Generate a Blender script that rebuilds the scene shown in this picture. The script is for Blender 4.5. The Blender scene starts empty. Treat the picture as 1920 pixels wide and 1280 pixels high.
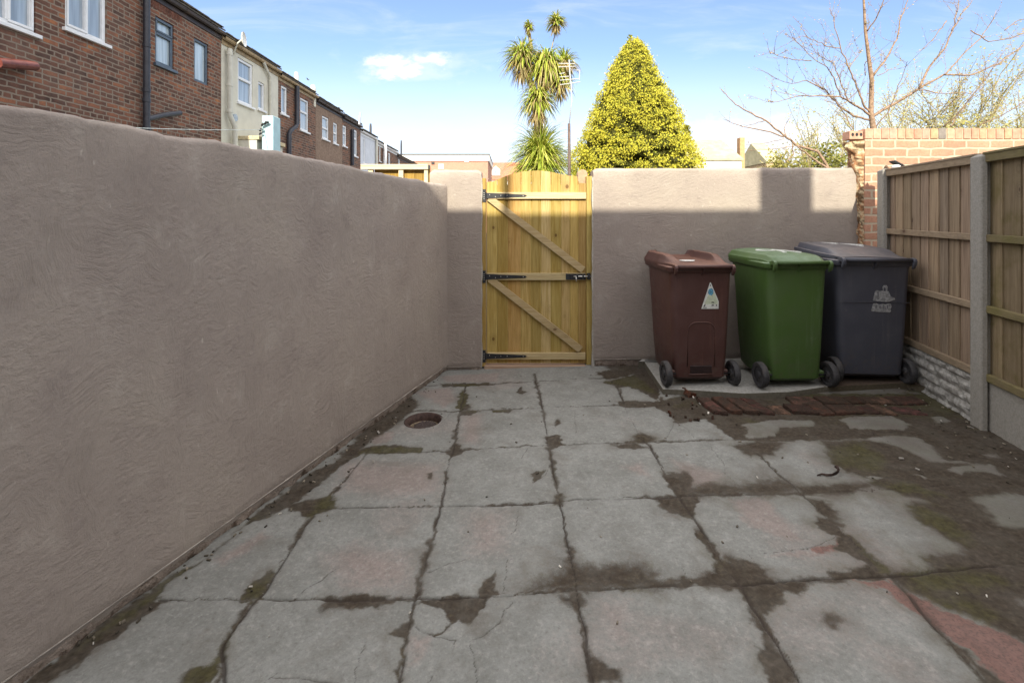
import bpy, bmesh, math, random
import numpy as np
from mathutils import Vector, Matrix, Euler

random.seed(7)
SC = bpy.context.scene
COL = SC.collection

# ------------------------------------------------------------------ camera, sky, sun, exposure
H = 1.42            # camera height
F = 900.0           # focal length in photo pixels (photo 1920 wide)
CX, CY = 960.0, 400.0
cam = bpy.data.cameras.new("camera")
cam.sensor_width = 36.0
cam.lens = 36.0 * F / 1920.0
cam.shift_y = -(640.0 - CY) / 1920.0
cam.clip_start = 0.05
cam.clip_end = 3000.0
camo = bpy.data.objects.new("camera", cam)
camo.location = (0, 0, H)
camo.rotation_euler = (math.radians(90), 0, 0)
COL.objects.link(camo)
SC.camera = camo

SUN_TX, SUN_K = 0.05, 0.575          # sun light travels (+0.05, +1, -0.575)
SUN_DIR = Vector((SUN_TX, 1.0, -SUN_K)).normalized()
SUN_ELEV = math.asin(-SUN_DIR.z)
sun = bpy.data.lights.new("sun", 'SUN')
sun.energy = 5.0
sun.angle = math.radians(0.55)
sun.color = (1.0, 0.955, 0.79)
suno = bpy.data.objects.new("sun", sun)
suno.rotation_euler = SUN_DIR.to_track_quat('-Z', 'Y').to_euler()
COL.objects.link(suno)

SC.view_settings.view_transform = 'Standard'
SC.view_settings.look = 'None'
SC.view_settings.gamma = 1.0
SC.view_settings.exposure = 0.71
SC.view_settings.use_curve_mapping = False

world = bpy.data.worlds.new("World")
SC.world = world
world.use_nodes = True
wt = world.node_tree
for n in list(wt.nodes):
    wt.nodes.remove(n)
SKY_STRENGTH = 0.15
FILL_CLOUD = 10.0  # brightness of the added out-of-view cloud that lifts the shade

# ------------------------------------------------------------------ shader helper
class SH:
    def __init__(s, tree):
        s.t = tree
    def n(s, typ, ins=None, out=0, **props):
        nd = s.t.nodes.new(typ)
        for k, v in props.items():
            setattr(nd, k, v)
        if ins:
            for k, v in ins.items():
                s.set(nd.inputs[k], v)
        return nd.outputs[out] if out is not None else nd
    def set(s, inp, v):
        if isinstance(v, bpy.types.NodeSocket):
            s.t.links.new(v, inp)
        else:
            if isinstance(v, (tuple, list)) and inp.type == 'RGBA' and len(v) == 3:
                v = tuple(v) + (1.0,)
            inp.default_value = v
    def math(s, op, a, b=0.0, c=0.0, clamp=False):
        return s.n('ShaderNodeMath', {0: a, 1: b, 2: c}, operation=op, use_clamp=clamp)
    def vmath(s, op, a, b=(0, 0, 0)):
        return s.n('ShaderNodeVectorMath', {0: a, 1: b}, operation=op)
    def mix(s, f, a, b, mode='MIX'):
        nd = s.t.nodes.new('ShaderNodeMix')
        nd.data_type = 'RGBA'
        nd.blend_type = mode
        s.set(nd.inputs[0], f); s.set(nd.inputs[6], a); s.set(nd.inputs[7], b)
        return nd.outputs[2]
    def ramp(s, f, stops, interp='LINEAR'):
        nd = s.t.nodes.new('ShaderNodeValToRGB')
        nd.color_ramp.interpolation = interp
        el = nd.color_ramp.elements
        while len(el) < len(stops):
            el.new(0.5)
        for e, (p, c) in zip(el, stops):
            e.position = p
            if isinstance(c, (int, float)):
                c = (c, c, c)
            e.color = tuple(c) + (1.0,)
        s.set(nd.inputs[0], f)
        return nd.outputs[0]
    def rng(s, f, a, b, c=0.0, d=1.0, smooth=True):
        nd = s.t.nodes.new('ShaderNodeMapRange')
        nd.interpolation_type = 'SMOOTHSTEP' if smooth else 'LINEAR'
        s.set(nd.inputs[0], f)
        for i, v in zip((1, 2, 3, 4), (a, b, c, d)):
            s.set(nd.inputs[i], v)
        return nd.outputs[0]
    def noise(s, vec, scale, detail=4.0, rough=0.55, dist=0.0, out=0):
        nd = s.t.nodes.new('ShaderNodeTexNoise')
        s.set(nd.inputs['Vector'], vec)
        nd.inputs['Scale'].default_value = scale
        nd.inputs['Detail'].default_value = detail
        nd.inputs['Roughness'].default_value = rough
        nd.inputs['Distortion'].default_value = dist
        return nd.outputs[out]
    def voro(s, vec, scale, feature='F1', out=0):
        nd = s.t.nodes.new('ShaderNodeTexVoronoi')
        nd.feature = feature
        s.set(nd.inputs['Vector'], vec)
        nd.inputs['Scale'].default_value = scale
        return nd.outputs[out]
    def pos(s):
        return s.n('ShaderNodeNewGeometry')
    def attr(s, name, out='Fac'):
        nd = s.t.nodes.new('ShaderNodeAttribute')
        nd.attribute_name = name
        return nd.outputs[out]
    def map(s, vec, scale=(1, 1, 1), rot=(0, 0, 0), loc=(0, 0, 0)):
        nd = s.t.nodes.new('ShaderNodeMapping')
        s.set(nd.inputs[0], vec)
        nd.inputs[1].default_value = loc
        nd.inputs[2].default_value = rot
        nd.inputs[3].default_value = scale
        return nd.outputs[0]
    def sep(s, vec):
        nd = s.t.nodes.new('ShaderNodeSeparateXYZ')
        s.set(nd.inputs[0], vec)
        return nd.outputs
    def comb(s, x, y, z):
        nd = s.t.nodes.new('ShaderNodeCombineXYZ')
        for i, v in enumerate((x, y, z)):
            s.set(nd.inputs[i], v)
        return nd.outputs[0]
    def bump(s, h, strength=0.5, dist=0.01, normal=None):
        nd = s.t.nodes.new('ShaderNodeBump')
        nd.inputs['Strength'].default_value = strength
        nd.inputs['Distance'].default_value = dist
        s.set(nd.inputs['Height'], h)
        if normal is not None:
            s.set(nd.inputs['Normal'], normal)
        return nd.outputs[0]

# ---- sky: Nishita plus procedural clouds fixed in the world
W = SH(wt)
sky = W.n('ShaderNodeTexSky', None, None, sky_type='NISHITA', sun_disc=False)
sky.sun_elevation = SUN_ELEV
sky.sun_rotation = math.radians(180.0) - math.atan(SUN_TX)
sky.altitude = 50.0
sky.air_density = 1.0
sky.dust_density = 1.2
sky.ozone_density = 2.5
skyc = sky.outputs[0]
dirv = W.n('ShaderNodeTexCoord', None, 'Generated')
dx, dy, dz = W.sep(dirv)
dys = W.math('MAXIMUM', dy, 0.02)
cu = W.math('DIVIDE', dx, dys)
cv = W.math('DIVIDE', dz, dys)
cvec = W.comb(cu, cv, 0.0)
def blob(u, v, ru, rv):
    a = W.math('DIVIDE', W.math('SUBTRACT', cu, u), ru)
    b = W.math('DIVIDE', W.math('SUBTRACT', cv, v), rv)
    return W.math('SUBTRACT', 1.0, W.math('SQRT', W.math('ADD', W.math('MULTIPLY', a, a), W.math('MULTIPLY', b, b))))
b1 = W.math('MAXIMUM', blob(-0.140 - 0.03, 0.322, 0.060, 0.017), blob(-0.222 - 0.03, 0.312, 0.080, 0.019))
b1 = W.math('MAXIMUM', b1, blob(-0.235, 0.298, 0.085, 0.024))
cn = W.noise(W.map(cvec, (1.0, 1.7, 1.0)), 26.0, 7.0, 0.6)
cd = W.math('ADD', b1, W.math('MULTIPLY', W.math('SUBTRACT', cn, 0.5), 2.1))
puff = W.rng(cd, -0.10, 0.85)
halo = W.rng(W.math('ADD', blob(-0.21, 0.302, 0.20, 0.055), W.math('MULTIPLY', W.math('SUBTRACT', W.noise(W.map(cvec, (1, 2.2, 1)), 14.0, 6.0, 0.6), 0.5), 1.6)), 0.0, 1.1)
wis = W.noise(W.map(cvec, (1.0, 5.0, 1.0), (0, 0, 0.12)), 3.2, 8.0, 0.62, 0.6)
wisp = W.math('MULTIPLY', W.rng(wis, 0.44, 0.82), 0.30)
lowb = W.math('MULTIPLY', W.rng(cv, 0.36, 0.04), W.rng(W.noise(W.map(cvec, (1.0, 3.0, 1.0)), 3.0, 6.0, 0.6), 0.2, 0.72, 0.75, 1.15))
lowr = W.math('MULTIPLY', W.rng(W.math('ADD', blob(0.53, 0.14, 0.36, 0.10), W.math('MULTIPLY', W.math('SUBTRACT', cn, 0.5), 0.8)), 0.0, 0.75), 0.85)
cloud = W.math('MAXIMUM', W.math('MAXIMUM', puff, W.math('MULTIPLY', halo, 0.45)), W.math('MAXIMUM', wisp, W.math('MAXIMUM', W.math('MULTIPLY', lowb, 0.68), lowr)))
cloud = W.math('MULTIPLY', cloud, W.rng(dy, 0.05, 0.3))
CLOUD_COL = (5.0, 5.1, 5.25)
# added broken bright cloud, overhead and behind the camera, unseen, to fill the shade
hz = W.comb(W.math('DIVIDE', dx, W.math('ADD', W.math('MAXIMUM', dz, 0.0), 0.25)), W.math('DIVIDE', dy, W.math('ADD', W.math('MAXIMUM', dz, 0.0), 0.25)), 0.0)
hn = W.noise(hz, 2.2, 7.0, 0.6)
fill_cover = W.math('MULTIPLY', W.rng(hn, 0.36, 0.55), W.rng(W.math('SUBTRACT', dz, W.math('MULTIPLY', dy, 0.30)), 0.20, 0.42))
skyt = W.mix(1.0, skyc, (1.06, 1.0, 1.04), 'MULTIPLY')
skymix = W.mix(fill_cover, W.mix(cloud, skyt, CLOUD_COL), (FILL_CLOUD * 1.02, FILL_CLOUD, FILL_CLOUD * 0.98))
bg = W.n('ShaderNodeBackground', {'Color': skymix, 'Strength': SKY_STRENGTH})
wo = wt.nodes.new('ShaderNodeOutputWorld')
wt.links.new(bg, wo.inputs[0])

# ------------------------------------------------------------------ geometry helpers
def P(px, py, Y):
    return Vector(((px - CX) / F * Y, Y, H - (py - CY) / F * Y))
def ground(x, y):
    return 0.029 * x - 0.0167 * y
def G(px, py):
    Y = 1278.0 / (py - CY - 15.0 + 0.029 * (px - CX))
    X = (px - CX) / F * Y
    return Vector((X, Y, ground(X, Y)))

class MB:
    def __init__(s):
        s.v = []; s.f = []; s.c = []
    def add(s, verts, faces, col=(1, 1, 1)):
        o = len(s.v)
        s.v.extend([tuple(p) for p in verts])
        s.f.extend([tuple(i + o for i in f) for f in faces])
        if isinstance(col, list):
            s.c.extend(col)
        else:
            s.c.extend([col] * len(verts))
    def box(s, x0, x1, y0, y1, z0, z1, col=(1, 1, 1), M=None):
        v = [Vector(p) for p in ((x0, y0, z0), (x1, y0, z0), (x1, y1, z0), (x0, y1, z0), (x0, y0, z1), (x1, y0, z1), (x1, y1, z1), (x0, y1, z1))]
        if M is not None:
            v = [M @ p for p in v]
        s.add(v, [(0, 3, 2, 1), (4, 5, 6, 7), (0, 1, 5, 4), (1, 2, 6, 5), (2, 3, 7, 6), (3, 0, 4, 7)], col)
    def prism(s, pts, n, depth, col=(1, 1, 1)):
        """polygon (3D points) extruded by depth along n"""
        k = len(pts)
        pts = [Vector(p) for p in pts]
        d = Vector(n) * depth
        v = pts + [p + d for p in pts]
        f = [tuple(range(k))[::-1], tuple(range(k, 2 * k))]
        for i in range(k):
            j = (i + 1) % k
            f.append((i, j, k + j, k + i))
        s.add(v, f, col)
    def tube(s, pts, rad, n=8, col=(1, 1, 1), cap=True):
        pts = [Vector(p) for p in pts]
        if isinstance(rad, (int, float)):
            rad = [rad] * len(pts)
        vs = []; fs = []
        prev = None
        for i, p in enumerate(pts):
            if i == 0: t = pts[1] - p
            elif i == len(pts) - 1: t = p - pts[i - 1]
            else: t = pts[i + 1] - pts[i - 1]
            if t.length < 1e-9: t = Vector((0, 0, 1))
            t.normalize()
            if prev is None:
                a = Vector((0, 0, 1)) if abs(t.z) < 0.9 else Vector((1, 0, 0))
                u = t.cross(a).normalized()
            else:
                u = (prev - t * prev.dot(t))
                if u.length < 1e-6:
                    u = t.orthogonal()
                u.normalize()
            prev = u
            w = t.cross(u)
            for k in range(n):
                a = 2 * math.pi * k / n
                vs.append(p + (u * math.cos(a) + w * math.sin(a)) * rad[i])
        m = len(pts)
        for i in range(m - 1):
            for k in range(n):
                k2 = (k + 1) % n
                fs.append((i * n + k, i * n + k2, (i + 1) * n + k2, (i + 1) * n + k))
        if cap:
            fs.append(tuple(range(n))[::-1])
            fs.append(tuple((m - 1) * n + k for k in range(n)))
        s.add(vs, fs, col)
    def loft(s, rings, cap0=True, cap1=True, col=(1, 1, 1), closed=True):
        n = len(rings[0])
        v = [p for r in rings for p in r]
        f = []
        for i in range(len(rings) - 1):
            for k in range(n if closed else n - 1):
                k2 = (k + 1) % n
                f.append((i * n + k, i * n + k2, (i + 1) * n + k2, (i + 1) * n + k))
        if cap0: f.append(tuple(range(n))[::-1])
        if cap1: f.append(tuple((len(rings) - 1) * n + k for k in range(n)))
        s.add(v, f, col)
    def build(s, name, m, parent=None, smooth=False, bevel=0.0, bang=30, seg=1, local=False, autos=None):
        off = Vector((0, 0, 0))
        if parent is not None and not local:
            q = parent
            while q is not None:
                off += Vector(q.location); q = q.parent
        me = bpy.data.meshes.new(name)
        me.from_pydata([(p[0] - off.x, p[1] - off.y, p[2] - off.z) for p in s.v], [], s.f)
        a = me.attributes.new('tint', 'FLOAT_COLOR', 'POINT')
        a.data.foreach_set('color', [x for c in s.c for x in (c[0], c[1], c[2], 1.0)])
        bm = bmesh.new(); bm.from_mesh(me)
        bmesh.ops.recalc_face_normals(bm, faces=bm.faces)
        if bevel > 0:
            es = [e for e in bm.edges if len(e.link_faces) == 2 and e.calc_face_angle(0) > math.radians(bang)]
            bmesh.ops.bevel(bm, geom=es, offset=bevel, segments=seg, affect='EDGES', profile=0.6, clamp_overlap=True)
        if smooth or autos:
            for f in bm.faces: f.smooth = True
        if autos:
            for e in bm.edges:
                if len(e.link_faces) == 2 and e.calc_face_angle(0) > math.radians(autos):
                    e.smooth = False
        bm.to_mesh(me); bm.free()
        me.materials.append(m)
        o = bpy.data.objects.new(name, me)
        COL.objects.link(o)
        if parent is not None:
            o.parent = parent
        return o

def tag(o, label=None, cat=None, group=None, kind=None):
    if label: o['label'] = label
    if cat: o['category'] = cat
    if group: o['group'] = group
    if kind: o['kind'] = kind
    return o
def thing(name, label, cat, loc=(0, 0, 0), rz=0.0, group=None):
    o = bpy.data.objects.new(name, None)
    o.empty_display_size = 0.2
    COL.objects.link(o)
    o.location = loc
    o.rotation_euler = (0, 0, rz)
    return tag(o, label, cat, group)
def vary(c, a=0.1):
    k = 1 + random.uniform(-a, a)
    return (c[0] * k, c[1] * k, c[2] * k)

# numpy value noise
_rs = np.random.RandomState(3)
_perm = _rs.rand(256, 256)
def vnoise(x, y):
    xi = np.floor(x).astype(int); yi = np.floor(y).astype(int)
    fx = x - xi; fy = y - yi
    fx = fx * fx * (3 - 2 * fx); fy = fy * fy * (3 - 2 * fy)
    a = _perm[xi & 255, yi & 255]; b = _perm[(xi + 1) & 255, yi & 255]
    c = _perm[xi & 255, (yi + 1) & 255]; d = _perm[(xi + 1) & 255, (yi + 1) & 255]
    return (a * (1 - fx) + b * fx) * (1 - fy) + (c * (1 - fx) + d * fx) * fy
def fbm(x, y, sc, o=4):
    r = 0; amp = 1; tot = 0
    for i in range(o):
        r = r + amp * vnoise(x * sc + 17.3 * i, y * sc + 9.1 * i); tot += amp
        amp *= 0.5; sc *= 2.03
    return r / tot

# ------------------------------------------------------------------ materials
def newmat(name, rough=0.8, spec=0.3):
    m = bpy.data.materials.new(name)
    m.use_nodes = True
    nt = m.node_tree
    b = nt.nodes['Principled BSDF']
    b.inputs['Roughness'].default_value = rough
    b.inputs['Specular IOR Level'].default_value = spec
    return m, SH(nt), b
def P_(s):
    return s.n('ShaderNodeNewGeometry', None, 'Position')
def tintmul(s, c):
    return s.mix(1.0, c, s.attr('tint', 'Color'), 'MULTIPLY')

def mat_render():
    m, s, b = newmat('sand_cement_render', 0.92, 0.12)
    p = P_(s)
    x, y, z = s.sep(p)
    # along-wall coordinates: rotate so that v is along the wall for both orientations
    u = s.math('ADD', s.math('MULTIPLY', x, 1.0), s.math('MULTIPLY', y, 1.3))
    w = s.comb(u, z, 0.0)
    wd = s.n('ShaderNodeVectorMath', {0: w, 1: s.n('ShaderNodeVectorMath', {0: s.noise(w, 1.6, 3.0, 0.5, 0.0, 1), 'Scale': 0.55}, operation='SCALE')}, operation='ADD')
    st1 = s.noise(s.map(wd, (11, 46, 1), (0, 0, 0.25)), 1.0, 6.0, 0.66, 0.15)
    st2 = s.noise(s.map(wd, (40, 10, 1), (0, 0, 0.55)), 1.0, 6.0, 0.66, 0.15)
    st3 = s.noise(s.map(w, (16, 34, 1), (0, 0, -0.7)), 1.0, 6.0, 0.66, 0.2)
    sel = s.rng(s.noise(w, 2.9, 3.0), 0.42, 0.58)
    sel2 = s.rng(s.noise(s.vmath('ADD', w, (7.3, 2.1, 0.0)), 3.7, 3.0), 0.44, 0.60)
    st = s.mix(sel2, s.mix(sel, st1, st2), st3)
    fine = s.noise(p, 260.0, 2.0, 0.6)
    mid = s.noise(p, 30.0, 4.0, 0.6)
    big = s.noise(w, 1.1, 5.0, 0.6)
    ten = s.noise(w, 4.2, 6.0, 0.68)
    col = s.ramp(big, [(0.30, (0.275, 0.228, 0.200)), (0.50, (0.310, 0.260, 0.226)), (0.70, (0.338, 0.287, 0.243))])
    col = s.mix(s.rng(ten, 0.52, 0.74, 0.0, 0.6), col, (0.39, 0.342, 0.298))
    col = s.mix(s.math('MULTIPLY', s.rng(ten, 0.46, 0.26), 0.6), col, (0.222, 0.182, 0.164))
    col = s.mix(s.rng(mid, 0.52, 0.80, 0.0, 0.30), col, (0.20, 0.165, 0.14))
    col = s.mix(s.rng(fine, 0.58, 0.75, 0.0, 0.35), col, (0.45, 0.39, 0.33))
    col = s.mix(s.rng(fine, 0.42, 0.28, 0.0, 0.35), col, (0.19, 0.155, 0.13))
    scr = s.rng(st, 0.62, 0.74)
    col = s.mix(s.math('MULTIPLY', scr, 0.30), col, (0.47, 0.405, 0.34))
    col = s.mix(s.math('MULTIPLY', s.rng(st, 0.38, 0.27), 0.30), col, (0.22, 0.18, 0.15))
    spk = s.math('MULTIPLY', s.rng(s.noise(s.map(w, (30, 14, 1), (0, 0, 0.8)), 1.0, 3.0, 0.5), 0.68, 0.78), 0.6)
    col = s.mix(spk, col, (0.52, 0.46, 0.39))
    col = tintmul(s, col)
    s.set(b.inputs['Base Color'], col)
    hgt = s.math('ADD', s.math('MULTIPLY', st, 1.0), s.math('ADD', s.math('MULTIPLY', mid, 0.35), s.math('MULTIPLY', fine, 0.10)))
    s.set(b.inputs['Normal'], s.bump(hgt, 0.80, 0.0105))
    return m
def mat_brick(name, axis, stops, mortar, bw=0.225, bh=0.075, mort=0.009, vary_sc=6.0, rough=0.88, offs=(0, 0), squash=1.0, bumpd=0.006):
    m, s, b = newmat(name, rough, 0.2)
    p = P_(s)
    x, y, z = s.sep(p)
    if axis == 'x': v = s.comb(s.math('ADD', y, offs[0]), s.math('ADD', z, offs[1]), 0.0)
    elif axis == 'y': v = s.comb(s.math('ADD', x, offs[0]), s.math('ADD', z, offs[1]), 0.0)
    else: v = s.comb(s.math('ADD', x, y), z, 0.0)
    wob = s.n('ShaderNodeVectorMath', {0: s.n('ShaderNodeVectorMath', {0: s.noise(p, 9.0, 2.0, 0.5, 0.0, 1), 1: (0.5, 0.5, 0.5)}, operation='SUBTRACT'), 'Scale': 0.026}, operation='SCALE')
    v = s.vmath('ADD', v, wob)
    bt = s.t.nodes.new('ShaderNodeTexBrick')
    s.set(bt.inputs['Vector'], v)
    bt.offset = 0.5; bt.squash = squash; bt.squash_frequency = 5
    s.set(bt.inputs['Color1'], (0, 0, 0)); s.set(bt.inputs['Color2'], (1, 1, 1)); s.set(bt.inputs['Mortar'], (0.5, 0.5, 0.5))
    bt.inputs['Scale'].default_value = 1.0
    bt.inputs['Mortar Size'].default_value = mort
    bt.inputs['Mortar Smooth'].default_value = 0.25
    bt.inputs['Bias'].default_value = 0.0
    bt.inputs['Brick Width'].default_value = bw
    bt.inputs['Row Height'].default_value = bh
    nz = s.noise(p, vary_sc, 4.0, 0.6)
    rnd = s.math('ADD', s.math('MULTIPLY', bt.outputs['Color'], 0.62), s.math('MULTIPLY', s.math('SUBTRACT', nz, 0.5), 0.95))
    rnd = s.math('ADD', rnd, 0.12)
    c = s.ramp(rnd, stops)
    gr = s.noise(p, 60.0, 4.0, 0.65)
    c = s.mix(s.rng(gr, 0.35, 0.75, 0.0, 0.5), c, s.mix(1.0, c, (0.55, 0.5, 0.48), 'MULTIPLY'))
    big = s.noise(p, 1.2, 4.0, 0.6)
    c = s.mix(s.rng(big, 0.45, 0.8, 0.0, 0.4), c, (0.16, 0.12, 0.10))
    mc = s.mix(s.noise(p, 25.0, 3.0), mortar, tuple(k * 0.7 for k in mortar))
    fac = s.math('MAXIMUM', bt.outputs['Fac'], s.rng(s.noise(p, 34.0, 3.0, 0.6), 0.66, 0.76))
    c = s.mix(fac, c, mc)
    s.set(b.inputs['Base Color'], tintmul(s, c))
    h = s.math('ADD', s.math('MULTIPLY', s.math('SUBTRACT', 1.0, bt.outputs['Fac']), 1.0), s.math('MULTIPLY', gr, 0.35))
    s.set(b.inputs['Normal'], s.bump(h, 0.8, bumpd))
    return m
def mat_wood(name, c1, c2, axis='z', rough=0.75, knots=True, ring=1.0, moss=None, spec=0.25):
    m, s, b = newmat(name, rough, spec)
    t = s.attr('tint', 'Color')
    p = s.n('ShaderNodeTexCoord', None, 'Object')
    off = s.n('ShaderNodeVectorMath', {0: t, 'Scale': 37.0}, operation='SCALE')
    q = s.vmath('ADD', p, off)
    sc = {'z': (26, 26, 1.3), 'x': (1.3, 26, 26), 'y': (26, 1.3, 26)}[axis]
    g = s.noise(s.map(q, sc), 1.6 * ring, 5.0, 0.6, 0.8)
    g2 = s.noise(s.map(q, tuple(k * 4 for k in sc)), 1.6, 3.0, 0.6, 0.2)
    c = s.mix(s.rng(g, 0.30, 0.70), c1, c2)
    c = s.mix(s.rng(g2, 0.4, 0.75, 0.0, 0.35), c, tuple(k * 0.55 for k in c1))
    if knots:
        ks = {'z': (1, 1, 0.72), 'x': (0.72, 1, 1), 'y': (1, 0.72, 1)}[axis]
        kq = s.map(q, tuple(k * 6.0 for k in ks))
        kd = s.math('ADD', s.voro(kq, 1.0), s.math('MULTIPLY', s.math('SUBTRACT', g2, 0.5), 0.05))
        ksel = s.rng(s.sep(s.voro(kq, 1.0, 'F1', 1))[0], 0.68, 0.64)
        rings = s.math('SINE', s.math('MULTIPLY', kd, 95.0))
        c = s.mix(s.math('MULTIPLY', s.math('MULTIPLY', s.rng(kd, 0.34, 0.12), ksel), s.rng(rings, -0.2, 0.9, 0.15, 0.5)), c, tuple(k * 0.55 for k in c1))
        c = s.mix(s.math('MULTIPLY', s.rng(kd, 0.12, 0.07, 0.0, 0.85), ksel), c, (c1[0] * 0.36, c1[1] * 0.26, c1[2] * 0.25))
    if moss is not None:
        mn = s.noise(p, 5.0, 5.0, 0.65)
        c = s.mix(s.rng(mn, 0.42, 0.72, 0.0, 0.75), c, moss)
    c = tintmul(s, c)
    s.set(b.inputs['Base Color'], c)
    s.set(b.inputs['Normal'], s.bump(s.math('ADD', g, s.math('MULTIPLY', g2, 0.5)), 0.35, 0.004))
    return m
def mat_plain(name, col, rough=0.6, spec=0.4, nsc=20.0, amt=0.25, metal=0.0, bump=0.0, dirt=None):
    m, s, b = newmat(name, rough, spec)
    p = s.n('ShaderNodeTexCoord', None, 'Object')
    n = s.noise(p, nsc, 5.0, 0.6)
    c = s.mix(s.rng(n, 0.3, 0.7), tuple(k * (1 - amt) for k in col), tuple(min(1, k * (1 + amt)) for k in col))
    if dirt is not None:
        n2 = s.noise(p, nsc * 0.35, 6.0, 0.68)
        c = s.mix(s.rng(n2, 0.48, 0.72, 0.0, 0.75), c, dirt)
    c = tintmul(s, c)
    s.set(b.inputs['Base Color'], c)
    b.inputs['Metallic'].default_value = metal
    if bump > 0:
        s.set(b.inputs['Normal'], s.bump(n, 0.5, bump))
    return m
def mat_bin(name, col, dust, fade):
    m, s, b = newmat(name, 0.42, 0.45)
    p = s.n('ShaderNodeTexCoord', None, 'Object')
    n = s.noise(p, 6.0, 5.0, 0.6)
    c = s.mix(s.rng(n, 0.35, 0.7), col, fade)
    st = s.noise(s.map(p, (30, 30, 2.2)), 1.0, 4.0, 0.6)
    c = s.mix(s.rng(st, 0.55, 0.85, 0.0, 0.28), c, dust)
    sp = s.voro(s.map(p, (1, 1, 1)), 55.0)
    spm = s.math('MULTIPLY', s.rng(sp, 0.10, 0.05), s.rng(s.noise(p, 9.0, 3.0), 0.60, 0.68))
    c = s.mix(s.math('MULTIPLY', spm, 0.5), c, (0.35, 0.33, 0.32))
    scn = s.noise(s.map(p, (5, 5, 95), (0.25, 0.5, 0)), 1.0, 3.0, 0.55, 0.4)
    scm = s.math('MULTIPLY', s.rng(scn, 0.70, 0.76), s.rng(s.noise(p, 4.5, 3.0), 0.52, 0.66))
    c = s.mix(s.math('MULTIPLY', scm, 0.35), c, dust)
    rub = s.math('MULTIPLY', s.rng(s.noise(p, 22.0, 6.0, 0.7), 0.56, 0.74), s.rng(s.noise(p, 3.2, 3.0), 0.42, 0.66))
    c = s.mix(s.math('MULTIPLY', rub, 0.30), c, dust)
    up = s.sep(s.n('ShaderNodeNewGeometry', None, 'Normal'))[2]
    c = s.mix(s.math('MULTIPLY', s.rng(up, 0.55, 0.95), s.rng(s.noise(p, 11.0, 5.0, 0.65), 0.30, 0.75, 0.25, 0.75)), c, dust)
    z = s.sep(p)[2]
    low = s.math('MULTIPLY', s.rng(z, 0.40, 0.06), s.rng(s.noise(p, 18.0, 5.0, 0.7), 0.42, 0.70))
    c = s.mix(s.math('MULTIPLY', low, 0.45), c, (0.10, 0.08, 0.065))
    s.set(b.inputs['Base Color'], c)
    s.set(b.inputs['Roughness'], s.rng(n, 0.3, 0.7, 0.38, 0.58))
    s.set(b.inputs['Normal'], s.bump(s.noise(p, 120.0, 2.0), 0.12, 0.002))
    return m
def mat_leaf(name, trans=0.25, rough=0.55):
    m, s, b = newmat(name, rough, 0.08)
    c = s.attr('tint', 'Color')
    s.set(b.inputs['Base Color'], c)
    tr = s.n('ShaderNodeBsdfTranslucent', {'Color': c})
    mx = s.n('ShaderNodeMixShader', {0: trans, 1: b.outputs[0], 2: tr})
    out = [n for n in s.t.nodes if n.type == 'OUTPUT_MATERIAL'][0]
    s.t.links.new(mx, out.inputs[0])
    return m
def mat_glass(name, col=(0.30, 0.36, 0.42), rough=0.06):
    m, s, b = newmat(name, rough, 0.9)
    p = P_(s)
    x, y, z = s.sep(p)
    fold = s.noise(s.comb(s.math('MULTIPLY', y, 14.0), s.math('MULTIPLY', z, 0.7), 0.0), 1.0, 3.0, 0.5)
    c = s.mix(s.rng(fold, 0.3, 0.7), tuple(k * 0.75 for k in col), tuple(k * 1.25 for k in col))
    s.set(b.inputs['Base Color'], c)
    b.inputs['Coat Weight'].default_value = 0.5
    return m

RENDER = mat_render()
RED_BRICK_STOPS = [(0.0, (0.062, 0.039, 0.033)), (0.22, (0.115, 0.062, 0.047)), (0.45, (0.175, 0.085, 0.059)), (0.62, (0.225, 0.099, 0.063)), (0.76, (0.300, 0.124, 0.067)), (0.88, (0.40, 0.172, 0.074)), (1.0, (0.42, 0.24, 0.11))]
OLDBRICK = mat_brick('old_brown_brick', 'x', RED_BRICK_STOPS, (0.270, 0.215, 0.168), bw=0.226, bh=0.0715, mort=0.0115, squash=0.5)
NEWBRICK = mat_brick('pale_red_brick', 'y', [(0.0, (0.40, 0.22, 0.145)), (0.3, (0.47, 0.245, 0.16)), (0.7, (0.52, 0.28, 0.185)), (1.0, (0.44, 0.29, 0.20))], (0.56, 0.45, 0.33), bw=0.225, bh=0.0795, mort=0.0105, vary_sc=3.0, offs=(0.07, 0.03))
FARBRICK = mat_brick('orange_far_brick', 'y', [(0.0, (0.48, 0.22, 0.15)), (0.6, (0.52, 0.25, 0.17)), (1.0, (0.56, 0.30, 0.21))], (0.5, 0.36, 0.28), bw=0.225, bh=0.075, mort=0.008)
GATEWOOD = mat_wood('treated_gate_timber', (0.33, 0.225, 0.055), (0.46, 0.345, 0.115), 'z', 0.7)
RAILWOOD = mat_wood('treated_rail_timber', (0.44, 0.335, 0.150), (0.55, 0.445, 0.235), 'x', 0.72, knots=True)
NEWWOOD = mat_wood('fresh_sawn_timber', (0.56, 0.44, 0.28), (0.66, 0.54, 0.36), 'x', 0.7)
FENCEWOOD = mat_wood('weathered_fence_board', (0.225, 0.163, 0.110), (0.355, 0.268, 0.185), 'z', 0.85)
MOSSWOOD = mat_wood('mossy_fence_board', (0.185, 0.135, 0.085), (0.265, 0.200, 0.130), 'z', 0.85, moss=(0.125, 0.100, 0.036))
FRAILWOOD = mat_wood('weathered_fence_rail', (0.235, 0.172, 0.115), (0.330, 0.250, 0.175), 'y', 0.85)
MRAILWOOD = mat_wood('mossy_fence_rail', (0.16, 0.125, 0.07), (0.22, 0.175, 0.09), 'y', 0.85, moss=(0.135, 0.120, 0.036))
CONC = mat_plain('concrete', (0.30, 0.278, 0.245), 0.9, 0.2, 90.0, 0.12, bump=0.002, dirt=(0.235, 0.215, 0.18))
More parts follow.
